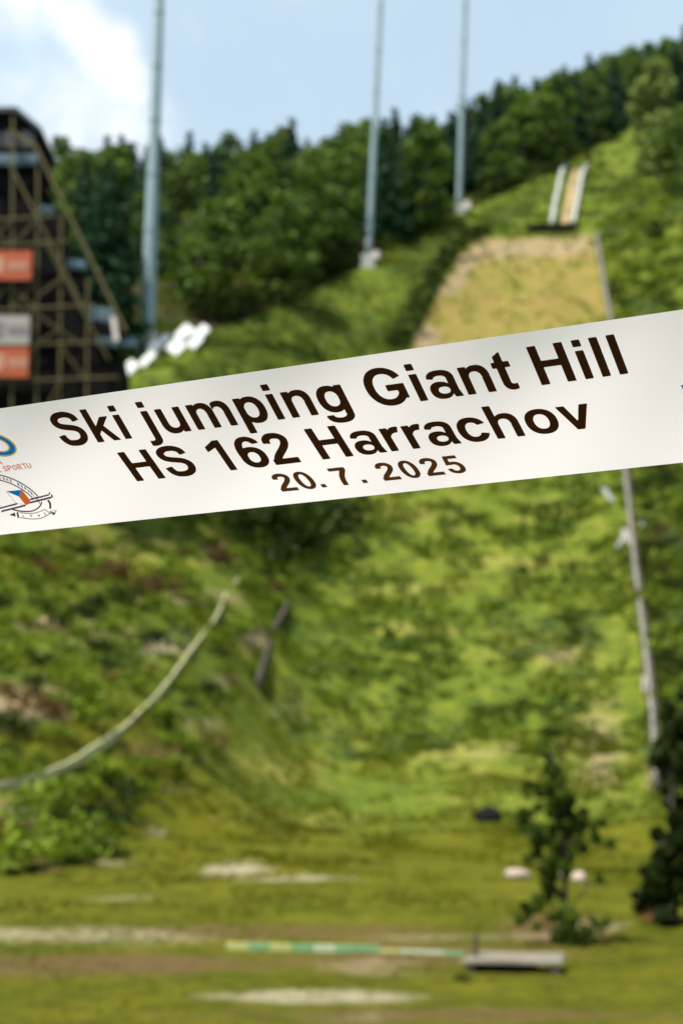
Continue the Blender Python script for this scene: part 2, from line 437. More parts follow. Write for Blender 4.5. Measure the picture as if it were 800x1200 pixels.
def trunk_mesh(h, r0, seed, limbs=6):
    r = random.Random(seed); m = MB()
    pts = [(r.uniform(-.01, .01) * h * i, r.uniform(-.01, .01) * h * i, h * i / 6) for i in range(7)]
    m.tube(pts, [r0 * (1 - .85 * i / 6) for i in range(7)], 8)
    for k in range(limbs):
        t = .25 + .65 * k / limbs; a = k * 2.4 + r.random(); z = h * t
        i = min(5, int(t * 6)); p0 = Vector(pts[i]).lerp(Vector(pts[i + 1]), t * 6 - i)
        l = h * .28 * (1 - t * .6)
        p1 = p0 + Vector((math.cos(a) * l * .55, math.sin(a) * l * .55, l * .4)); p2 = p0 + Vector((math.cos(a) * l * .9, math.sin(a) * l * .9, l * .9))
        m.tube([p0, p1, p2], [r0 * .4 * (1 - t * .6), r0 * .22, r0 * .08], 5)
    me = bpy.data.meshes.new('trunk'); me.from_pydata(m.v, [], m.f); me.materials.append(MAT['bark'])
    return me

tall_crown = broad_crown(77, w=.21, nb=70, mat='leaf_pale')
broad = [broad_crown(20 + i, w=.19 + .03 * (i % 3), nb=58) for i in range(6)]
olive = [broad_crown(40 + i, w=.19, nb=52, mat='leaf_olive') for i in range(2)]
spruces = [spruce_crown(60 + i, w=.14 + .03 * i) for i in range(3)]
trunks = [trunk_mesh(.9, .018, i) for i in range(3)]

def make_tree(name, loc, h, crown, label, group, rz=None, cat='tree', wide=1.0):
    t = empty(name, loc, random.random() * 6.28 if rz is None else rz)
    t.scale = (h * wide, h * wide, h)
    tag(t, label, cat, group)
    for nm, me in (('trunk', random.choice(trunks)), ('crown', crown)):
        o = bpy.data.objects.new(nm, me); COL.objects.link(o); o.parent = t
    return t

def in_poly(x, y, poly):
    ins = False
    for i in range(len(poly)):
        a = poly[i]; b = poly[(i + 1) % len(poly)]
        if (a[1] > y) != (b[1] > y) and x < (b[0] - a[0]) * (y - a[1]) / (b[1] - a[1]) + a[0]: ins = not ins
    return ins

# forest on the ridge
FOREST = [(-120, 430), (120, 430), (180, 405), (250, 388), (330, 355), (425, 312), (540, 250), (640, 203), (690, 172), (735, 148), (860, 120), (860, 60), (-120, 60)]
EX, EY = [-120, 120, 250, 425, 540, 640, 735], [432, 430, 388, 312, 250, 203, 150]
pts = []
for phase, cnt, sp in ((0, 105, 5.6), (1, 292, 7.6)):
    tries = 0
    while len(pts) < cnt and tries < 30000:
        tries += 1
        x = random.uniform(-130, 135); y = random.uniform(165, 500)
        z = gz(x, y)
        q, dp = proj([(x, y, z)])
        q = q[0]
        if not in_poly(q[0], q[1], FOREST) or q[0] < 30: continue
        if phase == 0 and (np.interp(q[0], EX, EY) - q[1] > 34 or (q[0] < 110)): continue
        if any(abs(q[0] - mx_) < 26 and q[1] > my_ - 22 for mx_, my_ in ((172, 404), (431, 308), (537, 250))): continue
        if any((x - a) ** 2 + (y - b) ** 2 < sp ** 2 for a, b, _, _, _ in pts): continue
        pts.append((x, y, z, q[0], q[1]))
for i, (x, y, z, px, py) in enumerate(pts):
    # distance above the forest edge line in the photo
    edge = np.interp(px, [120, 250, 425, 540, 640, 735], [430, 388, 312, 250, 203, 150])
    back = edge - py
    if px > 620 or back > 85: p_spruce = .6
    elif px > 440: p_spruce = .68
    else: p_spruce = .2
    h = random.uniform(17, 25)
    if random.random() < p_spruce:
        make_tree('spruce_tree', (x, y, z - .3), h * random.uniform(1.0, 1.15), random.choice(spruces), 'narrow dark green spruce standing in the forest on the ridge', 'spruces in the forest on the ridge', wide=1.15)
    elif random.random() < .16:
        make_tree('broadleaf_tree', (x, y, z - .3), h, random.choice(olive), 'dull olive broadleaf tree standing in the forest on the ridge', 'olive trees in the forest on the ridge', wide=1.25)
    else:
        make_tree('broadleaf_tree', (x, y, z - .3), h, random.choice(broad), 'bright green broadleaf tree standing in the forest on the ridge', 'green broadleaf trees in the forest on the ridge', wide=1.25)

# the lone trees at the upper right
p = hit(768, 206); make_tree('broadleaf_tree', p, 31, tall_crown, 'tall bushy green tree at the right rim of the clearing', None, wide=1.0)
p = hit(795, 230); make_tree('broadleaf_tree', p, 20, broad[3], 'green tree at the right edge of the frame below the tall bushy tree', None, wide=1.2)

# shrubs
def shrub_mesh(seed, mat, nb=12, size=.09, per=260):
    r = np.random.default_rng(seed); C = []; Rr = []
    for i in range(nb):
        a = r.random() * 6.283; q = .75 * math.sqrt(r.random()); z = .25 + .55 * r.random() * (1 - q * .6)
        C.append((q * math.cos(a), q * math.sin(a), z)); Rr.append(r.uniform(.22, .38))
    return leaves_mesh('shrub', C, Rr, per, size, MAT[mat], seed=seed)
shr = {k: [shrub_mesh(100 + 10 * j + i, k) for i in range(3)] for j, k in enumerate(('leaf_shrub', 'leaf_willow', 'leaf_dark', 'leaf_dry', 'leaf_olive', 'leaf_pale'))}
def shrub(x, y, w, h, kind, label, group):
    o = bpy.data.objects.new('shrub', random.choice(shr[kind])); COL.objects.link(o)
    o.location = (x, y, gz(x, y) - .15); o.scale = (w, w, h); o.rotation_euler = (0, 0, random.random() * 6.28)
    tag(o, label, 'shrub', group); return o
MASS = []
KEEP = [[(422, 300), (440, 316)], [(527, 244), (548, 258)], [(279, 682), (262, 712), (238, 745), (215, 775), (190, 812), (172, 838), (140, 862), (92, 896), (50, 920), (0, 932)], [(337, 705), (325, 740), (312, 775), (301, 812)], [(150, 440), (190, 410), (240, 390)], [(190, 430), (235, 405)],
        [(697, 280), (713, 372), (731, 555), (746, 700), (765, 850), (767, 925)]]
def near_keep(px, py, r=13):
    for k_ in KEEP:
        for a, b in zip(k_[:-1], k_[1:]):
            ex, ey = b[0] - a[0], b[1] - a[1]; t = max(0, min(1, ((px - a[0]) * ex + (py - a[1]) * ey) / (ex * ex + ey * ey)))
            if math.hypot(px - a[0] - t * ex, (py - a[1] - t * ey)) < r: return True
            if py > a[1] + t * ey and math.hypot(px - a[0] - t * ex, (py - a[1] - t * ey) * .5) < r: return True
    return False
def mass(x, y, w, h, kind):
    MASS.append((random.choice(shr[kind]), Matrix.Translation((x, y, gz(x, y) - .15)) @ Matrix.Rotation(random.random() * 6.28, 4, 'Z') @ Matrix.Diagonal((w, w, h, 1))))
def scatter(poly, count, wr, kinds, label, group, mind=1.0, hk=(.8, 1.3), keep=True):
    x0 = min(p[0] for p in poly); x1 = max(p[0] for p in poly); y0 = min(p[1] for p in poly); y1 = max(p[1] for p in poly)
    got = []; t = 0
    while len(got) < count and t < count * 60:
        t += 1
        px, py = random.uniform(x0, x1), random.uniform(y0, y1)
        if not in_poly(px, py, poly) or (keep and near_keep(px, py)): continue
        p = hit(px, py)
        if p is None: continue
        w = random.uniform(*wr)
        if any((p.x - a) ** 2 + (p.y - b) ** 2 < (mind * (w + ww)) ** 2 for a, b, ww in got): continue
        got.append((p.x, p.y, w))
        k = random.choice(kinds)
        if label is None:
            mass(p.x, p.y, w, w * random.uniform(*hk), k); continue
        shrub(p.x, p.y, w, w * random.uniform(*hk), k, label[k] if isinstance(label, dict) else label, group[k] if isinstance(group, dict) else group)
LB = {'leaf_shrub': 'bright green shrub growing on the rough bank at the left', 'leaf_dark': 'dark green shrub growing on the rough bank at the left', 'leaf_dry': 'reddish brown dry shrub on the rough bank at the left', 'leaf_willow': 'grey green shrub growing on the rough bank at the left'}
GB = {k: v.split(' ')[0] + ' shrubs on the left bank' for k, v in LB.items()}
scatter([(-10, 640), (240, 640), (320, 660), (340, 700), (290, 800), (250, 880), (150, 960), (120, 1010), (-10, 1030)], 125, (1.0, 2.4), ['leaf_shrub', 'leaf_shrub', 'leaf_shrub', 'leaf_dark', 'leaf_shrub', 'leaf_shrub', 'leaf_dark', 'leaf_dry'], LB, GB, .55)
LR = {'leaf_shrub': 'bright green bush on the flank right of the board barrier', 'leaf_dark': 'dark green bush on the flank right of the board barrier', 'leaf_willow': 'grey green bush on the flank right of the board barrier'}
GR = {k: v.split(' ')[0] + ' bushes right of the barrier' for k, v in LR.items()}
scatter([(712, 270), (735, 215), (800, 230), (830, 300), (830, 940), (785, 940), (765, 700), (748, 560), (728, 380)], 88, (1.7, 3.2), ['leaf_shrub', 'leaf_shrub', 'leaf_willow', 'leaf_dark'], LR, GR, .5)
scatter([(230, 400), (330, 368), (430, 330), (540, 262), (640, 215), (648, 240), (560, 276), (525, 300), (500, 350), (470, 400), (250, 440), (170, 455)], 460, (.8, 2.0), ['leaf_pale', 'leaf_pale', 'leaf_willow'], None, None, .42, (.55, .95))
scatter([(690, 200), (735, 165), (760, 215), (735, 260), (712, 275), (700, 250)], 60, (1.2, 2.6), ['leaf_willow', 'leaf_shrub'], None, None, .45, (.45, .75))
for poly, k, wr in [([(590, 735), (700, 715), (705, 760), (610, 775)], 34, (1.2, 2.2)), ([(300, 820), (400, 800), (530, 850), (530, 895), (310, 890)], 60, (.8, 1.6)),
                    ([(400, 720), (530, 740), (520, 800), (400, 790)], 30, (.8, 1.5)), ([(400, 590), (560, 590), (560, 640), (400, 640)], 34, (.9, 1.7)), ([(340, 640), (720, 570), (735, 840), (540, 860), (330, 800)], 190, (.5, 1.5)), ([(420, 600), (500, 660), (480, 700), (380, 690)], 20, (1, 1.8)),
                    ([(560, 700), (600, 700), (600, 730), (560, 730)], 8, (1, 1.6))]:
    scatter(poly, k, wr, ['leaf_willow', 'leaf_willow', 'leaf_shrub', 'leaf_olive', 'leaf_dark', 'leaf_dark'], None, None, .5, (.6, .95))
scatter([(520, 340), (600, 330), (690, 345), (700, 385), (560, 380)], 13, (.8, 1.6), ['leaf_shrub'], None, None, .5, (.3, .45))
scatter([(-10, 640), (240, 640), (320, 660), (340, 700), (290, 800), (250, 880), (150, 960), (120, 1010), (-10, 1030)], 160, (.25, .6), ['leaf_shrub', 'leaf_dark', 'leaf_willow', 'leaf_dry'], None, None, .5, (.6, 1))
scatter([(719, 330), (738, 380), (762, 600), (785, 930), (774, 930), (757, 700), (741, 560), (727, 420)], 60, (.9, 1.7), ['leaf_dark'], None, None, .4, (.7, 1.0), False)
scatter([(738, 380), (760, 380), (790, 700), (815, 930), (785, 930), (764, 700), (750, 560)], 40, (1.6, 2.8), ['leaf_dark', 'leaf_dark', 'leaf_shrub'], None, None, .45, (.8, 1.2))
for px_ in list(range(258, 412, 3)) + list(range(452, 518, 3)) + list(range(560, 760, 3)):      # thicket whose dark colour paints the shade under the forest edge
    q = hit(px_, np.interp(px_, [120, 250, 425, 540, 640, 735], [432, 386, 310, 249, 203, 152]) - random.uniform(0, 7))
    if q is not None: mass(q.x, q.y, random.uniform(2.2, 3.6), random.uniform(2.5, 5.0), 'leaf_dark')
# dark shrub line along the left rim of the dry patch
for q in [(575, 276), (560, 282), (545, 292), (533, 305), (524, 318), (516, 332), (509, 345), (503, 358), (498, 372), (490, 386), (482, 400), (474, 412)]:
    p = hit(*q)
    shrub(p.x - 1.8, p.y, 3.0, 3.4, 'leaf_dark', 'dark green bush on the left rim of the dry take-off patch', 'dark bushes on the rim of the dry patch')
for k in range(34):
    t = k / 33 * 11; i_ = min(10, int(t)); RIM = [(575, 276), (560, 282), (545, 292), (533, 305), (524, 318), (516, 332), (509, 345), (503, 358), (498, 372), (490, 386), (482, 400), (474, 412)]
    a_, b_ = RIM[i_], RIM[i_ + 1]; f_ = t - i_; p = hit(a_[0] + (b_[0] - a_[0]) * f_, a_[1] + (b_[1] - a_[1]) * f_)
    mass(p.x - .4, p.y, 1.1 + t * .08, 1.3 + t * .1, 'leaf_dark')
scatter([(716, 285), (830, 240), (830, 370), (724, 378)], 60, (1.3, 2.4), ['leaf_dark', 'leaf_shrub'], None, None, .45, (.8, 1.2))
scatter([(750, 560), (840, 560), (840, 940), (784, 940), (768, 760)], 150, (1.3, 2.6), ['leaf_shrub', 'leaf_dark', 'leaf_dark', 'leaf_dark'], None, None, .42, (.8, 1.1))
scatter([(255, 612), (300, 606), (400, 592), (404, 622), (372, 655), (340, 640), (262, 638)], 46, (1.8, 3.0), ['leaf_dark'], None, None, .35, (.9, 1.3), False)
for q, w in [((270, 618), 3.2), ((300, 622), 3.4), ((330, 628), 3.4), ((360, 634), 3.6), ((385, 628), 3.4), ((345, 652), 3.0), ((320, 665), 2.2), ((395, 612), 3.2)]:
    p = hit(*q)
    shrub(p.x, p.y, w * 1.7, w * 1.6, 'leaf_dark', 'dense dark bush in the hollow right under the banner', 'dark bushes in the hollow under the banner')
for q, w in [((650, 196), 3.5), ((672, 190), 4.5), ((692, 190), 4.5), ((700, 200), 3), ((640, 205), 3.2)]:
    p = hit(*q)
    shrub(p.x, p.y, w, w, 'leaf_dark', 'dark bush at the upper end of the inrun', 'dark bushes above the inrun')
for q, w in [((112, 968), .8), ((70, 945), 1.0), ((60, 955), .9), ((90, 955), .7)]:
    p = hit(*q); shrub(p.x, p.y, w, w * .7, 'leaf_dark', 'small dark shrub at the foot of the left bank under the pale rail', 'small dark shrubs under the pale rail')
for i in range(11):
    p = hit(10 + i * 13, 1024 - i * 2.2); shrub(p.x, p.y, .7, .5, 'leaf_dark', 'low dark shrub in the row along the foot of the left bank', 'dark shrubs along the foot of the bank')

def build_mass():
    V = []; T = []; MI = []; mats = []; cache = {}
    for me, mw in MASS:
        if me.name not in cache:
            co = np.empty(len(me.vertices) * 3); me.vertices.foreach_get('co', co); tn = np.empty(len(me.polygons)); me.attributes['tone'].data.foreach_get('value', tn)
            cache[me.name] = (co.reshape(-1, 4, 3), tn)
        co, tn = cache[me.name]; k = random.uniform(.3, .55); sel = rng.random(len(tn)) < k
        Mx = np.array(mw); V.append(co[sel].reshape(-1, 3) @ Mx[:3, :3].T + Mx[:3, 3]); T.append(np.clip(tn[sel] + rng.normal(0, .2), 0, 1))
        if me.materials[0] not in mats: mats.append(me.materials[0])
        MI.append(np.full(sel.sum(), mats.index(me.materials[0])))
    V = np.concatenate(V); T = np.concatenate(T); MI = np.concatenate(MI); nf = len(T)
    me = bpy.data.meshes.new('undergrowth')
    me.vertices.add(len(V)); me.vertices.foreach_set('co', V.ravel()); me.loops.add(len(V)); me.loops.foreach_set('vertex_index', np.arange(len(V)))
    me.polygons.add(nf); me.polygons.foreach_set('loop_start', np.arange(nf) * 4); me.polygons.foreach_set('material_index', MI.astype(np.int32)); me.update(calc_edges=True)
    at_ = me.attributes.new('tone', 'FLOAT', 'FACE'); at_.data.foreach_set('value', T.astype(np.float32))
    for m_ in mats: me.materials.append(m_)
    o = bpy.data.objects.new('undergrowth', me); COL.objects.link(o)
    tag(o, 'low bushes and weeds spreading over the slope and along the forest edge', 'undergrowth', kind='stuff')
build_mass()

# grass and low weeds: nobody could count them
def grass_mesh(count, region, size, mat, name, label, seed, sizeref=60, blades=5):
    r = np.random.default_rng(seed)
    P0 = []
    x0, x1, y0, y1 = region
    X = r.uniform(x0, x1, count * 3); Y = y0 + (y1 - y0) * r.random(count * 3) ** 1.3
    Zz = terrain_z(X, Y); q, dp = proj(np.stack([X, Y, Zz], 1))
    ok = (q[:, 0] > -60) & (q[:, 0] < 860) & (q[:, 1] < 1260)
    ok &= np.array([(not o_) or (not in_poly(a_, b_, PATCH)) or rr_ < .2 for o_, a_, b_, rr_ in zip(ok, q[:, 0], q[:, 1], r.random(len(ok)))])
    clump = vnoise(X, Y, 3.5, seed + 5) + .6 * vnoise(X, Y, 1.3, seed + 6) > -.05
    ok &= clump
    X, Y, Zz = X[ok][:count], Y[ok][:count], Zz[ok][:count]
    k = len(X); X = np.repeat(X, blades); Y = np.repeat(Y, blades); Zz = np.repeat(Zz, blades); m = len(X)
    s = size * (.5 + r.random(m)) * np.clip(Y / sizeref, .5, 3)
    bx = X + r.normal(0, .35, m) * s; by = Y + r.normal(0, .35, m) * s
    a = r.random(m) * 6.283; wv = np.stack([np.cos(a), np.sin(a), 0 * a], 1) * (s * .22)[:, None]
    B = np.stack([bx, by, Zz - .04], 1)
    lean = np.stack([r.normal(0, .35, m), r.normal(0, .35, m), .75 + .4 * r.random(m)], 1) * s[:, None]
    V = np.stack([B - wv, B + wv, B + lean], 1).reshape(-1, 3)
    me = bpy.data.meshes.new(name)
    me.vertices.add(len(V)); me.vertices.foreach_set('co', V.ravel())
    me.loops.add(len(V)); me.loops.foreach_set('vertex_index', np.arange(len(V)))
    me.polygons.add(m); me.polygons.foreach_set('loop_start', np.arange(m) * 3)
    me.update(calc_edges=True)
    t = np.clip(vnoise(X, Y, 7, seed + 9) * 1.3 + .45 + r.normal(0, .12, m), 0, 1)
    at_ = me.attributes.new('tone', 'FLOAT', 'FACE'); at_.data.foreach_set('value', t.astype(np.float32))
    me.materials.append(mat)
    o = bpy.data.objects.new(name, me); COL.objects.link(o)
    return tag(o, label, 'grass', kind='stuff')
grass_mesh(30000, (-60, 70, 24, 125), .16, MAT['meadow_grass'], 'meadow_grass', 'short yellow green grass covering the flat outrun', 3)
grass_mesh(36000, (-90, 90, 120, 340), .22, MAT['grass'], 'slope_grass', 'tall yellow green grass and weeds covering the landing slope', 4)

# ------------------------------------------------------------------ masts
def mast(base, top, Y, r0, r1, label, box):
    b = hit(*base) if Y is None else at(*base, Y)
    tp = at(top[0], top[1], b.y)
    b = Vector((b.x, b.y, gz(b.x, b.y)))
    d = (tp - b) * 1.12
    e = empty('mast', b); tag(e, label, 'mast', 'tall masts beside the slope')
    m = MB(); k = 14
    m.tube([d * (i / k) for i in range(k + 1)], [r0 + (r1 - r0) * i / k for i in range(k + 1)], 12)
    m.build('pole', MAT['steel_pale'], e, smooth=True)
    for i in range(1, 7):
        m = MB(); t = i / 7; u = d.normalized(); rr = r0 + (r1 - r0) * t + .1
        m.tube([d * t - u * .12, d * t + u * .12], rr, 12)
        m.build('flange', MAT['steel_pale'], e)
    m = MB(); w = box
    m.box(-w, w, -w, w, -1.5, w * .9); m.build('foundation', MAT['concrete'], e, bevel=.08)
    m = MB(); m.box(w * .55, w * 1.5, -w * 1.3, -w * 1.03, .3, w * 1.3); m.build('switch_box', MAT['sign_white'], e, bevel=.04)
    # ladder on the camera side
    m = MB(); u = d.normalized(); off = Vector((0, -1, 0)) * (r0 + .18)
    for sx in (-.2, .2):
        m.tube([off + Vector((sx, 0, 0)) + u * 1.5, off + Vector((sx, 0, 0)) + u * d.length * .9], .035, 5)
    for i in range(60):
        z = 1.5 + i * (d.length * .9 - 1.5) / 60
        m.tube([off + Vector((-.2, 0, 0)) + u * z, off + Vector((.2, 0, 0)) + u * z], .025, 4)
    m.build('ladder', MAT['steel_pale'], e)
    return e
mast((172, 404), (187, 0), None, 1.1, .6, 'thickest pale grey steel mast beside the lattice tower', 1.1)
mast((431, 308), (446, 0), None, .62, .42, 'pale grey mast in the middle of the forest edge', 1.3)
mast((537, 250), (545, 0), None, .62, .5, 'pale grey mast highest up the slope near the inrun', 1.5)

# ------------------------------------------------------------------ judges' tower
TY = 142.0
def T(px, py, dy=0): return at(px, py, TY) + Vector((0, dy, 0))
tb = T(40, 560); tower_base = Vector((tb.x, TY, gz(tb.x, TY)))
tower = empty('judges_tower', tower_base)
tag(tower, 'dark stepped judges tower with olive steel lattice and red banners', 'tower')
def tl(px, py, dy=0): return T(px, py, dy) - tower_base
def prism(m, poly, dy0, dy1):
    a = [tl(x, y, dy0) for x, y in poly]; b = [tl(x, y, dy1) for x, y in poly]; k = len(poly)
    m.add(a + b, [tuple(range(k)), tuple(range(2 * k - 1, k - 1, -1))] + [(i, (i + 1) % k, k + (i + 1) % k, k + i)[::-1] for i in range(k)])
m = MB()
prism(m, [(-110, 190), (38, 186), (62, 235), (62, 250), (84, 290), (84, 304), (108, 345), (108, 358), (130, 385), (138, 420), (140, 590), (-110, 590)], 1.2, 9)
m.build('core', MAT['dark_cladding'], tower)
m = MB(); prism(m, [(-110, 134), (4, 130), (20, 131), (45, 153), (45, 186), (-110, 190)], .6, 8)
cab = m.build('cabin', MAT['dark_cladding'], tower)
m = MB(); prism(m, [(-110, 128), (20, 125.5), (49, 150), (49, 154.5), (20, 131), (-110, 134)], -.2, 8.8)
m.build('roof', MAT['roof_dark'], tower)
for i in range(4):
    m = MB(); x0 = -40 + i * 21
    prism(m, [(x0, 150), (x0 + 17, 150), (x0 + 17, 170), (x0, 170)], .5, .62)
    m.build('window', MAT['roof_dark'], cab)
for (x0, x1, y0, y1) in ((-60, 44, 180, 193), (79, 101, 303, 316), (106, 134, 358, 378), (48, 62, 240, 250)):
    m = MB(); prism(m, [(x0, y0), (x1, y0 + (x1 - x0) * .12 * (x0 > 0)), (x1, y1), (x0, y1 - (x1 - x0) * .1 * (x0 > 0))], .1, .3)
    r_ = m.build('balcony_rail', MAT['rail_blue'], tower)
    m = MB(); k = int((x1 - x0) / 4)
    for j in range(k):
        x = x0 + 2 + j * 4; m.beam(tl(x, y0 + 1 + (x - x0) * .12 * (x0 > 0), -.02), tl(x, y1 - 3, -.02), .1)
    m.build('baluster', MAT['steel_pale'], r_)
def brace(p, q, w=.26, dy=-.6, name='brace'):
    m = MB(); m.beam(tl(*p, dy), tl(*q, dy), w * .75); return m.build(name, MAT['steel_olive'], tower, bevel=.02)
for x, y0, y1 in ((17, 140, 590), (46, 200, 590), (73, 255, 590), (104, 330, 590), (-18, 140, 590), (-60, 140, 590)):
    brace((x, y0), (x - 2, y1), .3, -.6, 'post')
brace((45, 178), (150, 392), .42, -.95, 'sloping_beam')
brace((14, 158), (46, 178), .4, -.95, 'sloping_beam'); brace((14, 196), (48, 262), .3, -.95)
brace((48, 262), (102, 368), .24, -1.0); brace((54, 285), (130, 425), .22, -1.05)
for y, x1 in ((262, 68), (292, 82), (366, 112), (408, 135), (450, 140), (500, 140)):
    brace((-60, y + 2), (x1, y - 6), .26, -.75, 'cross_beam')
for p, q in (((-18, 262), (17, 292)), ((17, 262), (-18, 292)), ((17, 292), (44, 262)), ((17, 366), (46, 332)), ((46, 366), (17, 340)), ((38, 366), (100, 408)), ((38, 410), (73, 388)), ((17, 450), (46, 408)), ((46, 450), (17, 408)), ((73, 330), (46, 350)), ((-18, 366), (17, 334)), ((73, 408), (104, 450)), ((46, 500), (73, 450))):
    brace(p, q, .2, -.85)
for (y0, y1, mt, im) in ((299, 333, 'sign_red', 'sign_orange'), (374, 408, 'sign_dull', 'sign_grey'), (411, 446, 'sign_red', 'sign_orange')):
    m = MB(); prism(m, [(-50, y0), (41 - (y0 - 299) * .03, y0), (40 - (y0 - 299) * .03, y1), (-50, y1)], -1.35, -1.25)
    b_ = m.build('advert_banner', MAT[mt], tower)
    m = MB()
    prism(m, [(-46, y0 + 8), (9, y0 + 8), (7, y1 - 8), (-46, y1 - 8)], -1.4, -1.36)
    for j in range(6):
        x = 13 + j * 4; prism(m, [(x, y0 + 12), (x + 2.6, y0 + 12), (x + 2.6, y1 - 11), (x, y1 - 11)], -1.4, -1.36)
    m.build('marking', MAT['sign_orange'] if im == 'sign_orange' else MAT['sign_grey'], b_)
m = MB(); prism(m, [(112, 392), (158, 396), (160, 404), (112, 404)], .5, 4); m.build('platform', MAT['rail_blue'], tower)
m = MB(); m.beam(tl(133, 372, 0), tl(137, 400, 0), .5); m.build('lamp_housing', MAT['sign_white'], tower)

# dark bushes round the tower foot
for px, py, h in ((150, 470, 9), (120, 475, 10), (95, 480, 10), (70, 500, 9)):
    p = at(px, py, 158); z = gz(p.x, p.y)
    o = shrub(p.x, p.y, 4.2, max(3, p.z - z + .4), 'leaf_dark', 'dark tall bush growing behind the foot of the judges tower', 'dark bushes behind the judges tower')

# ------------------------------------------------------------------ white boards on the slope
for i, (px, py, L_, w) in enumerate(((152, 437, 2.0, 1.1), (172, 427, 2.6, .8), (181, 412, 1.8, 1.2), (193, 403, 1.5, .8), (206, 412, 2.2, 1.5), (217, 396, 2.6, 1.6), (235, 395, 2.6, 1.1), (228, 406, 2.2, 1.1))):
    p = hit(px, py + 3)
    e = empty('white_board', p + Vector((0, 0, 0)), 0)
    names = ['lowest and leftmost', 'long narrow', 'third from the left', 'smallest', 'broad middle', 'highest broad', 'rightmost', 'lower right']
    tag(e, names[i] + ' white board in the leaning cluster beside the thick mast', 'board', 'white boards leaning beside the mast')
    a = R(52); L_ *= 1.25; w *= 1.25; d = Vector((math.cos(a) * .8, .55, math.sin(a))).normalized(); sd = Vector((math.sin(a), .1, -math.cos(a) * .8)); sd = (sd - d * sd.dot(d)).normalized(); nrm = d.cross(sd).normalized()
    cc = Vector((0, 0, 1.1)); m = MB(); t_ = nrm * .05
    q = [cc - d * L_ / 2 - sd * w / 2, cc + d * L_ / 2 - sd * w / 2, cc + d * L_ / 2 + sd * w / 2, cc - d * L_ / 2 + sd * w / 2]
    m.hexa([v - t_ for v in q] + [v + t_ for v in q]); m.build('panel', MAT['white_board'], e, bevel=.04)
    for s_ in (-.25, .3):
        m = MB(); m.beam(cc + d * L_ * s_ + nrm * .1 * (1 if nrm.y > 0 else -1), Vector((d.x * L_ * s_, .5, -.6)), .12); m.build('leg', MAT['wood_dark'], e)

# ------------------------------------------------------------------ barriers and rails
def resample(path, step):
    pts_ = [hit(*q) for q in path]; out = [pts_[0]]
    for a, b in zip(pts_[:-1], pts_[1:]):
        k = max(1, int((b - a).length / step))
        for i in range(1, k + 1):
            q = a.lerp(b, i / k); out.append(Vector((q.x, q.y, gz(q.x, q.y))))
    return out
def barrier(name, path, h, w, mat, pmat, label, cat, step, rail_only=False, dz=0):
    P_ = resample(path, step)
    for _ in range(5): P_ = [P_[0]] + [(P_[k - 1] + P_[k] * 2 + P_[k + 1]) / 4 for k in range(1, len(P_) - 1)] + [P_[-1]]
    o0 = P_[0]
    e = empty(name, o0); tag(e, label, cat)
    for i in range(len(P_) - 1):
        a = P_[i] - o0; b = P_[i + 1] - o0; u = (b - a) * .985
        sd = Vector((u.y, -u.x, 0)).normalized() * w / 2; hz = Vector((0, 0, h + random.uniform(-.06, .06)))
        lo = Vector((0, 0, h * .6 if rail_only else -.15)); b = a + u
        m = MB(); m.hexa([a - sd + lo, b - sd + lo, b + sd + lo, a + sd + lo, a - sd + hz, b - sd + hz, b + sd + hz, a + sd + hz])
        m.build('board_panel', mat, e)
        if h > 1:  # dark strip painting the shaded right side of the tall barrier
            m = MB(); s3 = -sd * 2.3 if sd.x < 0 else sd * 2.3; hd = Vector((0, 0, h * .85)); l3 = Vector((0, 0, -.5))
            m.hexa([a + s3 - sd + l3, b + s3 - sd + l3, b + s3 + sd + l3, a + s3 + sd + l3, a + s3 - sd + hd, b + s3 - sd + hd, b + s3 + sd + hd, a + s3 + sd + hd]); m.build('shade_strip', MAT['wood_dark'], e)
        m = MB(); q = a + Vector((0, 0, -.4)); m.beam(q + sd * 1.8, q + sd * 1.8 + Vector((0, 0, h + (.5 if h > .8 else .3))), .13); m.build('post', pmat, e)
    return e
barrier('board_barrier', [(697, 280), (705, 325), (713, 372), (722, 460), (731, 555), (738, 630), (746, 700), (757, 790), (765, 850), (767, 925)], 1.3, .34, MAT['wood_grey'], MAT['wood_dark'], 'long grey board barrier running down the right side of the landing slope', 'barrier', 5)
barrier('board_barrier', [(337, 712), (325, 740), (312, 775), (301, 808)], .8, .35, MAT['wood_dark'], MAT['wood_grey'], 'short dark grey board barrier between the left bank and the slope', 'barrier', 3)
barrier('pale_rail', [(279, 682), (262, 712), (238, 745), (215, 775), (190, 812), (172, 838), (140, 862), (92, 896), (50, 920), (0, 932), (-40, 934)], .42, .14, MAT['wood_pale'], MAT['wood_dark'], 'long curving pale rail running down the rough left bank', 'rail', 2.5)
for i, (q, lab) in enumerate([((717, 590), 'white board left of the barrier just under the banner'), ((752, 618), 'small pale board right of the barrier under the banner'), ((735, 640), 'broad white board leaning on the barrier'), ((722, 645), 'narrow pale board standing on the grass left of the barrier'), ((756, 812), 'white board at the lower end of the barrier')]):
    p = hit(*q); e = empty('slope_board', p); tag(e, lab, 'board')
    m = MB(); w_, h_ = [(.8, 2.2), (.5, 1.3), (.8, 2.2), (.45, 1.8), (.7, 1.6)][i]; t_ = [-.5, .1, -.15, .5, .1][i]
    m.hexa([(-w_ / 2, -.06, .2), (w_ / 2, -.06, .2), (w_ / 2, .06, .2), (-w_ / 2, .06, .2)] + [(-w_ / 2 + t_ * h_, .54, h_), (w_ / 2 + t_ * h_, .54, h_), (w_ / 2 + t_ * h_, .66, h_), (-w_ / 2 + t_ * h_, .66, h_)])
    m.build('panel', MAT['concrete'], e, bevel=.03)
    m = MB(); m.beam((0, .1, -.4), (t_ * h_ * .6, .75, h_ * .6), .1); m.build('stake', MAT['wood_dark'], e)

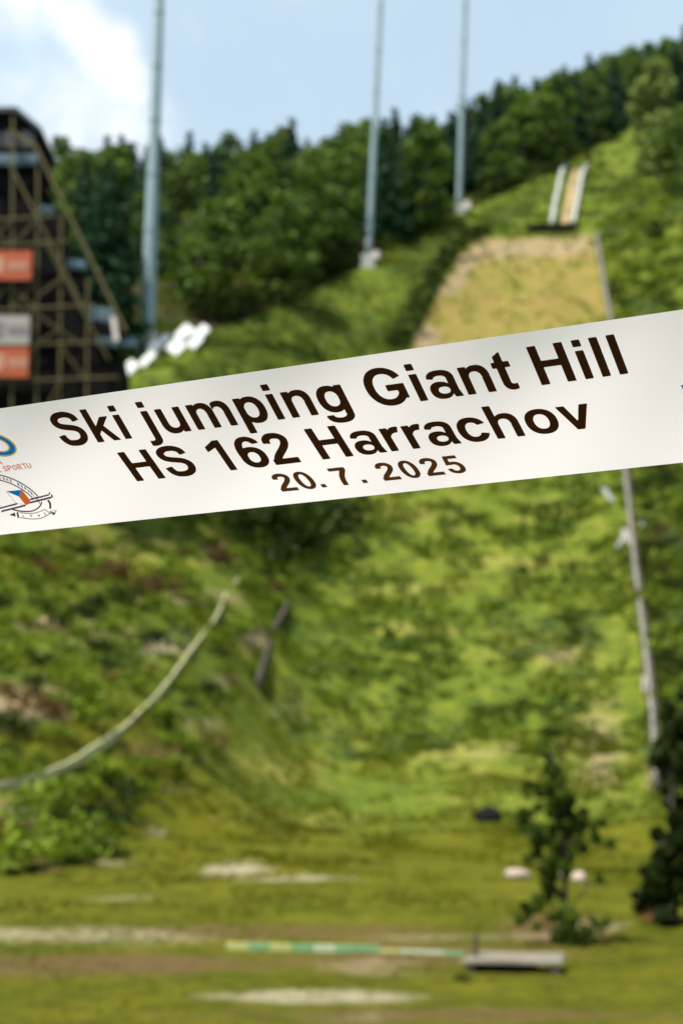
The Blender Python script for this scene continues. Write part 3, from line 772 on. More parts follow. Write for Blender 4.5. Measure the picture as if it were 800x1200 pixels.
# ------------------------------------------------------------------ inrun and take-off
a0 = hit(645, 268); a1 = hit(672, 266)
rt = hit(675, 197)
e = empty('ski_jump_inrun', (a0 + a1) / 2); tag(e, 'inrun of the ski jump with two pale side walls and a dark take-off edge', 'ski jump')
def inrun_side(q0, q1, name, w, h, mat):
    o0 = e.location; A0 = hit(*q0); A1 = hit(*q1); m = MB(); k = 12
    ps = []
    for i in range(k + 1):
        t = i / k; p = A0.lerp(A1, t); ps.append(Vector((p.x, p.y, max(p.z, gz(p.x, p.y)) )) - o0)
    for i in range(k):
        a = ps[i]; b = ps[i + 1]; sd = Vector((w / 2, 0, 0)); lo = Vector((0, 0, -1.0)); hi = Vector((0, 0, h))
        m.hexa([a - sd + lo, a + sd + lo, b + sd + lo, b - sd + lo, a - sd + hi, a + sd + hi, b + sd + hi, b - sd + hi])
    return m.build(name, mat, e)
inrun_side((646, 266), (662, 196), 'side_wall', .8, 1.5, MAT['inrun_wall'])
inrun_side((671, 266), (686, 198), 'side_wall', .85, 1.5, MAT['inrun_wall'])
inrun_side((662, 266), (677, 199), 'track', 1.9, .7, MAT['inrun_track'])
m = MB(); pa = hit(617, 271) - e.location; pb = hit(676, 270) - e.location
m.hexa([pa + Vector((0, -.6, -.8)), pb + Vector((0, -.6, -.8)), pb + Vector((0, .8, -.8)), pa + Vector((0, .8, -.8)), pa + Vector((0, -.6, 1.3)), pb + Vector((0, -.6, 1.5)), pb + Vector((0, .8, 1.5)), pa + Vector((0, .8, 1.3))])
m.build('take_off_edge', MAT['black_rubber'], e, bevel=.05)

# ------------------------------------------------------------------ things on the outrun
def rock(name, q, sx, sy, sz, mat, label, seed):
    p = hit(*q); bm = bmesh.new(); bmesh.ops.create_icosphere(bm, subdivisions=3, radius=1)
    r = random.Random(seed); offs = [Vector((r.uniform(-1, 1), r.uniform(-1, 1), r.uniform(-1, 1))).normalized() for _ in range(9)]
    for v in bm.verts:
        d = v.co.normalized(); k = 1
        for o_ in offs:
            t = d.dot(o_)
            if t > .55: k -= (t - .55) * .45
        v.co = Vector((d.x * k * sx, d.y * k * sy, d.z * k * sz))
    me = bpy.data.meshes.new(name); bm.to_mesh(me); bm.free(); me.materials.append(mat)
    o = bpy.data.objects.new(name, me); COL.objects.link(o); o.location = (p.x, p.y, p.z + sz * .45)
    return tag(o, label, 'rock')
rock('pale_rock', (604, 1030), .62, .4, .32, MAT['rock'], 'pale flat rock on the grass left of the young tree', 1)
rock('pale_rock', (677, 1034), .38, .35, .34, MAT['rock'], 'pale rock half hidden behind the young tree', 2)
rock('pale_rock', (655, 1031), .3, .3, .2, MAT['rock'], 'small rock behind the trunk of the young tree', 5)
rock('dark_boulder', (570, 962), 1.25, .8, .75, MAT['black_rubber'], 'black rounded lump lying on the grass at the foot of the slope', 3)
rock('brown_rock', (764, 1078), .55, .45, .7, MAT['rock_brown'], 'orange brown rock under the dark tree at the right edge', 4)

# low striped board on the meadow
pL = hit(265, 1112); pR = hit(545, 1119)
e = empty('striped_board', pL); tag(e, 'long low board striped green white and yellow lying across the meadow', 'board')
cols = ['strip_yellow', 'strip_green', 'strip_yellow', 'strip_green', 'strip_white', 'strip_green', 'strip_green', 'strip_yellow', 'strip_white', 'strip_white', 'strip_green']
dv = pR - pL
for i, cn in enumerate(cols):
    a = dv * (i / len(cols)); b = dv * ((i + .985) / len(cols)); h_ = .15 if i < 7 else .07
    a = Vector((a.x, a.y, gz(pL.x + a.x, pL.y + a.y) - pL.z)); b = Vector((b.x, b.y, gz(pL.x + b.x, pL.y + b.y) - pL.z)); sd = Vector((0, .07, 0))
    z0 = Vector((0, 0, -.05)); z1 = Vector((0, 0, h_)); m = MB()
    m.hexa([a - sd + z0, b - sd + z0, b + sd + z0, a + sd + z0, a - sd + z1, b - sd + z1, b + sd + z1, a + sd + z1]); m.build('panel', MAT[cn], e)
# timber platform
p = hit(600, 1138); e = empty('timber_platform', p); tag(e, 'weathered grey timber platform raised over a dark gap on the meadow', 'platform')
for i in range(5):
    m = MB(); y = -.5 + i * .24; z = .22 + i * .012
    m.hexa([(-1.25 + .1 * i, y, z), (1.1 + .06 * i, y, z + .02), (1.1 + .06 * i, y + .22, z + .02), (-1.25 + .1 * i, y + .22, z), (-1.25 + .1 * i, y, z + .07), (1.1 + .06 * i, y, z + .09), (1.1 + .06 * i, y + .22, z + .09), (-1.25 + .1 * i, y + .22, z + .07)])
    m.build('plank', MAT['plank'], e)
m = MB(); m.box(-1.0, .55, -.35, .5, -.3, .215); m.build('gap_shade', MAT['black_rubber'], e)  # black block painting the shade in the gap below the planks
for x in (-1.05, .95):
    m = MB(); m.box(x - .08, x + .08, -.5, -.35, -.3, .215); m.build('leg', MAT['wood_dark'], e)
p = hit(556, 1136); m = MB(); m.tube([p + Vector((0, -.1, -.3)), p + Vector((.02, -.1, .85))], [.07, .05], 8)
o = m.build('stake', MAT['wood_dark']); tag(o, 'short dark wooden stake at the left end of the timber platform', 'stake')
p = hit(540, 1150); 
shrub(p.x, p.y, .3, .35, 'leaf_dark', 'tiny dark weed tuft at the left foot of the timber platform', None)

# young tree on the meadow
def sapling(q, h, blobs, label, mat='leaf_dark', size=.07, per=900, cat='tree', name='young_tree', seed=5):
    p = hit(*q); e = empty(name, p); tag(e, label, cat)
    m = MB(); m.tube([(0, 0, -.2), (.03, 0, h * .3), (-.08, 0, h * .6), (-.15, 0, h)], [.07, .05, .035, .01], 8)
    for cx, cy, cz, rr in blobs[::4]:
        m.tube([(0, 0, max(.1, cz - .5 - abs(cx) * .5)), (cx * .6, cy * .6, cz - .12), (cx, cy, cz)], [.03, .02, .008], 5)
    m.build('trunk', MAT['bark'], e, smooth=True)
    me = leaves_mesh('crown', [b[:3] for b in blobs], [b[3] for b in blobs], per, size, MAT[mat], seed=seed, squash=1.0)
    o = bpy.data.objects.new('crown', me); COL.objects.link(o); o.parent = e
    return e
def im_blobs(q, lst, seed=1):
    p = hit(*q); r = random.Random(seed); out = []
    for (px, py, rp) in lst:
        w = at(px, py, p.y); s = p.y / F
        out.append((w.x - p.x, r.uniform(-.35, .35), w.z - p.z, rp * s * 1.12))
    big = out; out = []
    for (x, y, z, rr) in big:
        for k in range(5):
            out.append((x + r.gauss(0, rr * .6), y + r.gauss(0, rr * .8), z + r.gauss(0, rr * .6), rr * r.uniform(.3, .62)))
    return out
q = (662, 1106)
bl = im_blobs(q, [(640, 862, 6), (641, 880, 8), (643, 900, 10), (648, 918, 11), (655, 935, 10), (640, 930, 10), (622, 930, 9), (618, 955, 11), (630, 968, 11), (650, 960, 9), (665, 950, 12), (672, 968, 12), (690, 965, 9), (695, 980, 8), (680, 990, 10), (660, 990, 9), (640, 990, 10), (628, 1000, 9), (640, 1015, 9), (655, 1010, 8),
                  (668, 1012, 8), (645, 1035, 9), (648, 1052, 9), (632, 1058, 8), (618, 1066, 8), (612, 1075, 6), (655, 1070, 10), (660, 1088, 11), (675, 1085, 9), (690, 1090, 8), (702, 1085, 7), (668, 1100, 9), (650, 1090, 7), (685, 1100, 8), (700, 1028, 5), (640, 945, 9), (705, 965, 5)])
sapling(q, 5.6, bl, 'slender young tree with ragged dark foliage on the meadow', mat='leaf_sapling', size=.07, per=11000)
q = (792, 1084)
bl = im_blobs(q, [(790, 835, 14), (805, 850, 20), (785, 860, 12), (800, 880, 22), (780, 885, 12), (790, 905, 12), (815, 920, 25), (798, 935, 12), (790, 960, 14), (782, 985, 14), (800, 985, 22), (775, 1005, 14), (790, 1020, 22), (768, 1025, 12), (800, 1045, 24), (758, 1040, 9), (752, 1050, 7), (785, 1055, 14), (790, 1075, 16), (810, 1080, 22), (750, 1062, 5), (757, 1028, 7), (830, 880, 30), (835, 960, 34), (835, 1040, 34)], 3)
sapling(q, 6.2, bl, 'large dark shaded tree cut by the right edge of the frame', size=.10, per=6500, name='dark_tree', seed=9)

# ------------------------------------------------------------------ the banner
def edge_top(x): return 478.7 - .1452 * x
def edge_bot(x): return 626.8 - .106 * x
def bdepth(px, py):
    u = (px - 400) / 400
    v = (py - (edge_top(px) + edge_bot(px)) / 2) / ((edge_bot(px) - edge_top(px)) / 2)     # -1 top, 1 bottom
    return 1.0 - .045 * u + .035 * v + .006 * v * v + .004 * math.sin(u * 3.1 + .6) + .0016 * math.sin(u * 9 + v * 1.5)
def bpt(px, py, off=0.0):
    d = ray(px, py); return Vector((0, 0, CAMZ)) + d * (bdepth(px, py) - off)
BC = bpt(400, 500)
ban = empty('banner', BC); tag(ban, 'white plastic banner strip printed with dark lettering stretched across the foreground', 'banner')
V = []; FA = []; nu, nv = 150, 16
for j in range(nv + 1):
    for i in range(nu + 1):
        px = -330 + 1460 * i / nu; t = j / nv; py = edge_top(px) * (1 - t) + edge_bot(px) * t
        V.append(bpt(px, py) - BC)
for j in range(nv):
    for i in range(nu):
        a = j * (nu + 1) + i; FA.append((a, a + nu + 1, a + nu + 2, a + 1))
mt, nt, out = new_mat('banner_plastic'); L = nt.links.new
tc = N(nt, 'TexCoord'); nz = N(nt, 'TexNoise'); nz.inputs['Scale'].default_value = 9; nz.inputs['Detail'].default_value = 5; L(tc.outputs['Object'], nz.inputs['Vector'])
col = ramp(nt, nz.outputs['Fac'], [(.3, (.93, .845, .86)), (.7, (.95, .875, .89))])
pb_ = N(nt, 'BsdfPrincipled'); L(col, pb_.inputs['Base Color']); pb_.inputs['Roughness'].default_value = .38; pb_.inputs['Specular IOR Level'].default_value = .4
tr = N(nt, 'BsdfTranslucent'); L(col, tr.inputs[0])
bp = N(nt, 'Bump'); bp.inputs['Strength'].default_value = .25; bp.inputs['Distance'].default_value = .002; L(nz.outputs['Fac'], bp.inputs['Height']); L(bp.outputs[0], pb_.inputs['Normal'])
mx = N(nt, 'MixShader'); mx.inputs[0].default_value = .5; L(pb_.outputs[0], mx.inputs[1]); L(tr.outputs[0], mx.inputs[2]); L(mx.outputs[0], out.inputs[0])
MAT['banner'] = mt
sheet = link_mesh('sheet', V, FA, mt, ban, smooth=True)
# hem fold along the upper and lower edge
for ef in ():
    m = MB(); m.tube([bpt(-330 + 1460 * i / 100, ef(-330 + 1460 * i / 100)) - BC for i in range(101)], .00045, 6); m.build('hem', mt, ban, smooth=True)

def ink(name, col, rough=.35, tk=2.0):
    m, nt, out = new_mat(name); tc = N(nt, 'TexCoord'); nz = N(nt, 'TexNoise'); nz.inputs['Scale'].default_value = 25
    nt.links.new(tc.outputs['Object'], nz.inputs['Vector'])
    cr = ramp(nt, nz.outputs['Fac'], [(.3, tuple(v * .85 for v in col)), (.7, tuple(v * 1.2 for v in col))])
    b = N(nt, 'BsdfPrincipled'); nt.links.new(cr, b.inputs['Base Color']); b.inputs['Roughness'].default_value = rough; b.inputs['Specular IOR Level'].default_value = .25
    t = N(nt, 'BsdfTranslucent'); t.inputs[0].default_value = (*[min(.9, v * tk) for v in col], 1)
    mx = N(nt, 'MixShader'); mx.inputs[0].default_value = .4; nt.links.new(b.outputs[0], mx.inputs[1]); nt.links.new(t.outputs[0], mx.inputs[2])
    nt.links.new(mx.outputs[0], out.inputs[0]); return m
INK = ink('ink_brown', (.027, .009, .003)); INK2 = ink('ink_brown_light', (.075, .028, .007))
GREY = ink('ink_grey', (.06, .052, .075)); BLUE = ink('ink_blue', (.004, .17, .58)); ORANGE = ink('ink_orange', (.9, .15, .03)); GOLD = ink('ink_gold', (.75, .38, .06)); REDT = ink('ink_red', (.8, .16, .05)); NAVY = ink('ink_navy', (.05, .13, .26)); WHITEP = ink('ink_white', (.8, .79, .78))

# --- glyphs as implicit shapes, em = 1000, bold grotesque
def box(x0, y0, x1, y1): return lambda x, y: np.maximum(np.maximum(x0 - x, x - x1), np.maximum(y0 - y, y - y1))
def ell_(cx, cy, rx, ry, k=2.25): return lambda x, y: ((np.abs((x - cx) / rx) ** k + np.abs((y - cy) / ry) ** k) ** (1 / k) - 1) * min(rx, ry)
def U(*f): return lambda x, y: np.minimum.reduce([g(x, y) for g in f])
def I(*f): return lambda x, y: np.maximum.reduce([g(x, y) for g in f])
def NOT(f): return lambda x, y: -f(x, y)
def poly(*p):
    ar = sum(p[i][0] * p[(i + 1) % len(p)][1] - p[(i + 1) % len(p)][0] * p[i][1] for i in range(len(p)))
    if ar < 0: p = p[::-1]
    def f(x, y):
        r = None
        for i in range(len(p)):
            a = p[i]; b = p[(i + 1) % len(p)]; dx, dy = b[0] - a[0], b[1] - a[1]; l = math.hypot(dx, dy)
            d = ((x - a[0]) * dy - (y - a[1]) * dx) / l
            r = d if r is None else np.maximum(r, d)
        return r
    return f
def spline(pts, k=6):
    P_ = [np.array(p, float) for p in pts]; P_ = [2 * P_[0] - P_[1]] + P_ + [2 * P_[-1] - P_[-2]]; o = []
    for i in range(1, len(P_) - 2):
        for j in range(k):
            t = j / k
            o.append(.5 * ((2 * P_[i]) + (P_[i + 1] - P_[i - 1]) * t + (2 * P_[i - 1] - 5 * P_[i] + 4 * P_[i + 1] - P_[i + 2]) * t * t + (3 * P_[i] - P_[i - 1] - 3 * P_[i + 1] + P_[i + 2]) * t ** 3))
    o.append(P_[-2]); return o
def stroke(pts, w, ya=1.0, smooth=True, butt=True):
    pl = spline(pts) if smooth else [np.array(p, float) for p in pts]
    def f(x, y):
        best = np.full(x.shape, 1e9); bad = np.zeros(x.shape, bool); Y_ = y * ya
        for i in range(len(pl) - 1):
            a = pl[i] * (1, ya); b = pl[i + 1] * (1, ya); e_ = b - a; t = ((x - a[0]) * e_[0] + (Y_ - a[1]) * e_[1]) / (e_ @ e_ + 1e-9)
            tc_ = np.clip(t, 0, 1); d = np.hypot(x - a[0] - tc_ * e_[0], Y_ - a[1] - tc_ * e_[1])
            m_ = d < best
            over = ((t < 0) & (i == 0)) | ((t > 1) & (i == len(pl) - 2))
            bad = np.where(m_, over, bad); 
            if i == 0: ov0 = -t * np.linalg.norm(e_)
            if i == len(pl) - 2: ov1 = (t - 1) * np.linalg.norm(e_)
            best = np.where(m_, d, best)
        r = best - w / 2
        if butt: r = np.where(bad, np.maximum(r, np.where(ov0 > 0, ov0, ov1)), r)
        return r
    return f
def arch(inl, inr, outr, top=531, cy=300):
    cxi = (inl + inr) / 2; rxi = (inr - inl) / 2; ocx = cxi + (outr - inr) * .3; orx = outr - ocx
    ring = I(ell_(ocx, cy, orx, top - cy, 2.4), NOT(ell_(cxi, cy, rxi, top - 116 - cy, 2.3)), box(inl - 1, cy - 1, outr, top + 20))
    return U(ring, box(inr, 0, outr, cy))
n_ = U(box(66, 0, 203, 519), arch(203, 408, 545))
GL = {}
GL['H'] = U(box(73, 0, 218, 716), box(503, 0, 648, 716), box(210, 312, 510, 434))
GL['i'] = U(box(72, 0, 209, 519), box(72, 589, 209, 716))
GL['l'] = box(72, 0, 209, 716)
GL['k'] = U(box(66, 0, 203, 716), poly((203, 168), (533, 519), (364, 519), (203, 336)), poly((267, 235), (398, 0), (546, 0), (355, 329)))
GL['j'] = U(box(72, -62, 209, 519), box(72, 589, 209, 716), I(ell_(20, -62, 189, 150), NOT(ell_(8, -62, 64, 40)), box(-46, -215, 209, -60)))
GL['n'] = n_
GL['u'] = lambda x, y: n_(611 - x, 519 - y)
GL['m'] = U(box(61, 0, 198, 519), arch(198, 376, 513), arch(513, 691, 828))
GL['h'] = U(box(66, 0, 203, 716), arch(203, 408, 545))
GL['p'] = U(box(66, -199, 203, 519), I(ell_(340, 259, 233, 272), NOT(ell_(316, 259, 117, 155)), box(202, -20, 600, 540)))
GL['g'] = U(box(409, -45, 546, 519), I(ell_(271, 265, 231, 266), NOT(ell_(295, 265, 117, 148)), box(0, -12, 410, 540)), I(ell_(296, -45, 250, 166), NOT(ell_(296, -45, 113, 62)), box(50, -215, 546, -44)))
GL['o'] = I(ell_(305, 259, 266, 271), NOT(ell_(305, 259, 125, 157)))
GL['c'] = I(ell_(297, 259, 258, 271), NOT(ell_(300, 259, 120, 157)), NOT(poly((300, 262), (395, 348), (700, 400), (700, 262))), NOT(poly((300, 262), (700, 262), (700, 120), (395, 180))))
GL['a'] = U(I(ell_(282, 362, 230, 169, 2.4), NOT(ell_(270, 362, 108, 62)), box(40, 365, 512, 540), NOT(poly((0, 300), (0, 392), (182, 362), (182, 300)))), box(376, 120, 512, 368), poly((376, 140), (512, 140), (548, 0), (412, 0)), I(ell_(225, 152, 188, 164), NOT(ell_(272, 148, 98, 66)), box(0, -20, 400, 400)))
GL['r'] = U(box(66, 0, 203, 519), I(ell_(345, 280, 200, 251), NOT(ell_(335, 270, 132, 128)), box(202, 330, 420, 540), poly((150, 200), (290, 200), (356, 386), (400, 512), (400, 600), (150, 600))))
GL['t'] = U(poly((87, 130), (224, 130), (224, 708), (87, 625)), box(20, 410, 318, 519), I(ell_(240, 140, 153, 152), NOT(ell_(276, 140, 52, 42)), box(80, -15, 322, 142), NOT(box(280, 106, 400, 200))))
GL['v'] = U(poly((8, 519), (152, 519), (340, 0), (214, 0)), poly((401, 519), (545, 519), (340, 0), (214, 0)))
GL['S'] = stroke([(545, 508), (512, 600), (425, 655), (325, 668), (215, 650), (140, 590), (128, 520), (160, 455), (240, 412), (340, 385), (445, 355), (520, 300), (545, 220), (515, 125), (430, 65), (330, 49), (215, 65), (145, 130), (112, 240)], 142, 1.12)
GL['G'] = U(I(ell_(388, 358, 344, 370, 2.15), NOT(ell_(395, 358, 198, 245)), NOT(poly((395, 300), (395, 388), (545, 470), (800, 560), (800, 300))), NOT(box(708, -20, 900, 400))), box(392, 265, 708, 386), box(565, 100, 708, 386))
GL['0'] = I(ell_(277, 353, 238, 366), NOT(ell_(277, 353, 98, 252)))
GL['1'] = U(box(257, 0, 394, 719), poly((76, 590), (76, 465), (262, 555), (290, 719), (282, 719)))
GL['2'] = U(I(stroke([(108, 500), (128, 590), (195, 648), (280, 660), (370, 640), (430, 580), (432, 510), (400, 430), (320, 335), (220, 240), (140, 145), (100, 40)], 140, 1.05), box(0, 20, 600, 760)), box(25, 0, 505, 128))
GL['5'] = U(box(125, 592, 485, 716), poly((118, 716), (240, 716), (192, 380), (60, 345)), I(ell_(272, 231, 245, 243), NOT(ell_(268, 231, 108, 125)), NOT(poly((-60, 200), (182, 214), (200, 352), (-60, 340)))))
GL['6'] = U(I(ell_(285, 232, 242, 244), NOT(ell_(285, 232, 102, 122))), I(ell_(302, 354, 262, 366), NOT(ell_(302, 354, 122, 252)), U(box(0, 232, 302, 800), I(box(300, 480, 520, 800), NOT(poly((300, 300), (385, 530), (700, 560), (700, 300)))))))
GL['7'] = U(box(42, 588, 510, 716), I(stroke([(445, 640), (380, 530), (300, 390), (245, 230), (222, 80), (218, -40)], 146, 1.0), box(0, 0, 510, 640)))
GL['.'] = box(71, 0, 209, 137)
ADV = dict(S=667, k=556, i=278, j=278, u=611, m=889, p=611, n=611, g=611, G=778, a=556, t=333, H=722, l=278, c=556, h=611, o=611, v=556, r=389)
ADV.update({ch: 556 for ch in '0123456789'}); ADV[' '] = 278; ADV['.'] = 278

def march(f, x0, x1, y0, y1, cell):
    """filled marching squares -> vertices (x,y), faces"""
    nxx = int((x1 - x0) / cell) + 2; nyy = int((y1 - y0) / cell) + 2
    gx = x0 + np.arange(nxx) * cell; gy = y0 + np.arange(nyy) * cell
    XX, YY = np.meshgrid(gx, gy); Fv = f(XX, YY); Fv = np.where(np.abs(Fv) < 1e-6, 1e-6, Fv)
    vid = {}; vs = []; fs = []
    def vert(key, x, y):
        if key not in vid: vid[key] = len(vs); vs.append((x, y))
        return vid[key]
    ins = Fv < 0
    cells = ins[:-1, :-1] | ins[1:, :-1] | ins[:-1, 1:] | ins[1:, 1:]
    for j, i in zip(*np.nonzero(cells)):
        cs = [(j, i), (j, i + 1), (j + 1, i + 1), (j + 1, i)]; pl = []
        for k in range(4):
            a = cs[k]; b = cs[(k + 1) % 4]
            if ins[a]: pl.append(vert(a, gx[a[1]], gy[a[0]]))
            if ins[a] != ins[b]:
                t = Fv[a] / (Fv[a] - Fv[b]); key = (min(a, b), max(a, b))
                pl.append(vert(key, gx[a[1]] + t * (gx[b[1]] - gx[a[1]]), gy[a[0]] + t * (gy[b[0]] - gy[a[0]])))
        if len(pl) > 2: fs.append(tuple(pl))
    return vs, fs

def lettering(text, pen_px, base_y, vec, unit_w, name, mat, pens=None, off=.0006, cell=15):
    """pen_px(pen)->px on the baseline; vec(px)->(dx,dy) of the 716 unit cap height"""
    VV = []; FF = []; pen = 0
    for gi, ch in enumerate(text):
        if ch != ' ':
            vs, fs = march(GL[ch], -60, 860, -225, 745, cell); b0 = len(VV)
            for x, y in vs:
                X = pen_px(pen + x) if pens is None else pens[gi] + x * unit_w
                v_ = vec(X); t = y / 716.0
                VV.append(bpt(X + v_[0] * t, base_y(X) + v_[1] * t, off) - BC)
            FF += [tuple(b0 + k for k in f) for f in fs]
        pen += ADV[ch]
    return link_mesh(name, VV, FF, mat, ban)
pf = lambda xs_, ys_, d: (lambda c_: (lambda x: float(np.polyval(c_, x))))(np.polyfit(xs_, ys_, d))
lettering('Ski jumping Giant Hill',
          pf([733, 1295, 2729, 4240, 4512, 6796, 7624, 8853, 10130], [115, 147.5, 233.75, 325, 343, 492.5, 550, 634, 726], 3),
          pf([115, 147.5, 233.75, 325, 492.5, 634, 726], [518.75, 514.5, 504, 492, 470.5, 451.5, 439], 2),
          lambda X, a=pf([115, 147, 234, 325, 492, 634, 726], [-22.3, -22.5, -22.6, -21.5, -20.8, -18.9, -17.5], 2), b=pf([115, 147, 234, 325, 492, 634, 726], [-38.6, -38.3, -39.3, -41, -42.8, -45, -45.7], 2): (a(X), b(X)), 0, 'lettering', INK)
lettering('HS 162 Harrachov',
          pf([73, 1884, 3686, 4957, 5346, 6847, 8280], [160.75, 268.75, 377.5, 458.75, 484, 583.75, 681], 3),
          pf([160.75, 268.75, 377.5, 458.75, 484.5, 583.75, 681], [564, 551.75, 539, 529, 526, 514.25, 503], 2),
          lambda X, a=pf([160, 377, 459, 584, 681], [-24, -22.7, -22.3, -19.8, -18], 2), b=pf([160, 377, 459, 584, 681], [-33.7, -35.7, -35.9, -37.5, -38.6], 1): (a(X), b(X)), 0, 'lettering', INK)
lettering('20.7.2025', None, lambda X: 576.4 - .1065 * (X - 331), lambda X: (-16.8 + (X - 331) * .006, -19.9), .0415, 'lettering', INK2, pens=[330, 353.5, 375, 397, 423, 450, 475.5, 501.5, 527.5])

# --- emblems, drawn in print coordinates that lie on the strip
def shape(name, f, x0, x1, y0, y1, cell, mat, off=.0006, parent=None):
    vs, fs = march(f, x0, x1, y0, y1, cell)
    # the y axis of the print runs down, so faces are flipped to look at the viewer
    return [(bpt(x, y, off) - BC) for x, y in vs], [fc[::-1] for fc in fs], mat
def emblem(name, parts_, label):
    VV = []; FF = []; MI = []; mats = []
    for vs, fs, mt_ in parts_:
        if mt_ not in mats: mats.append(mt_)
        b0 = len(VV); VV += vs; FF += [tuple(b0 + k for k in f) for f in fs]; MI += [mats.index(mt_)] * len(fs)
    o = link_mesh(name, VV, FF, mats, ban, mi=MI); o['label'] = label; return o
def rel(cx, cy, rx, ry, th):      # rotated ellipse in picture pixels
    ct, st = math.cos(th), math.sin(th)
    return lambda x, y: (np.hypot(((x - cx) * ct + (y - cy) * st) / rx, (-(x - cx) * st + (y - cy) * ct) / ry) - 1) * min(rx, ry)
th = R(28)
LET = {'S': [[(.9, .85), (.5, 1), (.1, .8), (.2, .58), (.75, .42), (.9, .2), (.5, 0), (.05, .15)]], 'P': [[(0, 0), (0, 1)], [(0, 1), (.6, 1), (.85, .75), (.6, .48), (0, .48)]], 'O': [[(.5, 1), (.95, .75), (.95, .25), (.5, 0), (.05, .25), (.05, .75), (.5, 1)]],
       'R': [[(0, 0), (0, 1)], [(0, 1), (.6, 1), (.85, .75), (.6, .5), (0, .5)], [(.4, .5), (.9, 0)]], 'T': [[(.5, 0), (.5, 1)], [(0, 1), (1, 1)]], 'U': [[(0, 1), (0, .2), (.45, 0), (.9, .2), (.9, 1)]], 'E': [[(.85, 0), (0, 0), (0, 1), (.85, 1)], [(0, .5), (.7, .5)]],
       'A': [[(0, 0), (.5, 1), (1, 0)], [(.2, .35), (.8, .35)]], 'K': [[(0, 0), (0, 1)], [(.85, 1), (.05, .45)], [(.3, .6), (.9, 0)]], 'B': [[(0, 0), (0, 1), (.6, 1), (.75, .75), (.6, .52), (0, .52)], [(.6, .52), (.9, .27), (.6, 0), (0, 0)]], 'L': [[(0, 1), (0, 0), (.8, 0)]],
       'I': [[(.4, 0), (.4, 1)]], 'Y': [[(0, 1), (.5, .5), (1, 1)], [(.5, .5), (.5, 0)]], 'Č': [[(.9, .8), (.5, 1), (.05, .75), (.05, .25), (.5, 0), (.9, .2)]], '1': [[(.2, .8), (.5, 1), (.5, 0)]], '9': [[(.85, .7), (.5, 1), (.1, .75), (.5, .5), (.85, .7), (.8, .3), (.3, 0)]], '0': [[(.5, 1), (.9, .5), (.5, 0), (.1, .5), (.5, 1)]], '3': [[(.1, .9), (.6, 1), (.8, .75), (.4, .52), (.85, .27), (.5, 0), (.05, .12)]],
       'J': [[(.7, 1), (.7, .2), (.4, 0), (.05, .15)]]}
def small_text(txt, place, w, h, lw, mat):
    """place(k)->(x,y,right vector,up vector) for letter k"""
    out_ = []
    for k, ch in enumerate(txt):
        if ch == ' ': continue
        x, y, rv, uv = place(k)
        st_ = [[(x + rv[0] * a * w + uv[0] * b * h, y + rv[1] * a * w + uv[1] * b * h) for a, b in s_] for s_ in LET[ch]]
        f = U(*[stroke(s_, lw, 1, False, False) for s_ in st_])
        xs_ = [q_[0] for s_ in st_ for q_ in s_]; ys_ = [q_[1] for s_ in st_ for q_ in s_]
        out_.append(shape('t', f, min(xs_) - 1.5, max(xs_) + 1.5, min(ys_) - 1.5, max(ys_) + 1.5, .25, mat))
    return out_
# ring emblem: gold and blue
e1 = rel(-4, 521, 25, 12.5, R(18)); e2 = rel(-4, 521, 23, 10.8, R(18)); e3 = rel(-4, 521, 16.6, 7.6, R(18)); e4 = rel(-4, 521, 14.8, 6.2, R(18))
parts_ = [shape('a', I(e1, NOT(e2)), -32, 24, 500, 545, .5, GOLD), shape('b', I(e2, NOT(e3)), -32, 24, 500, 545, .5, BLUE), shape('c', I(e3, NOT(e4)), -32, 24, 500, 545, .5, GOLD)]
emblem('ring_emblem', parts_, 'blue ring with gold outline cut by the left edge of the frame')
txt = small_text('A', lambda k: (-1.5, 544.4 , (1, -.13), (-.52, -.85)), 4.6, 7.0, 1.15, REDT)
txt += small_text('E SPORTU', lambda k: (-1.5 + [0, 0, 7.6, 13.2, 18.6, 24.6, 30.2, 35.4][k], 553.2 - .13 * [0, 0, 7.6, 13.2, 18.6, 24.6, 30.2, 35.4][k], (1, -.13), (-.5, -.86)), 4.1, 6.3, 1.0, REDT)
emblem('red_caption', txt, 'small orange red capitals under the ring emblem')
# round ski association emblem
def toim(x, y): return x / 10.0, 540 + y / 10.0      # from the enlarged view of the print
def P10(*p): return [toim(*q) for q in p]
ro = rel(13.5, 582.5, 44, 20, th)
oc = (12.2, 582.6)
R1 = rel(*oc, 44.5, 21.2, R(27)); R1i = rel(*oc, 43.0, 19.9, R(27)); R2 = rel(*oc, 36, 15.4, R(27)); R2i = rel(*oc, 34.5, 14.2, R(27))
lower = stroke(P10((160, 570), (260, 590), (360, 590), (440, 565), (490, 520), (500, 490)), 1.0, 1, True)
clipU = poly(*P10((-400, 620), (630, 400), (800, 0), (800, -200), (-400, -200)))
parts_ = [shape('r', I(I(R1, NOT(R1i)), clipU), -20, 60, 550, 610, .4, GREY), shape('s', I(I(R2, NOT(R2i)), clipU), -20, 60, 550, 610, .4, GREY)]
sk = lambda a, b, w_: stroke(P10(a, b), w_, 1, False)
parts_ += [shape('k1', U(sk((-50, 570), (205, 503), 1.9), sk((20, 593), (300, 523), 2.1), sk((355, 455), (570, 400), 1.9), sk((350, 492), (600, 430), 2.2)), -8, 64, 575, 602, .35, GREY),
           shape('k2', U(stroke(P10((560, 402), (585, 388), (582, 368)), 1.4, 1, True), stroke(P10((590, 432), (616, 420), (604, 396)), 1.6, 1, True)), 54, 63, 575, 585, .3, GREY)]
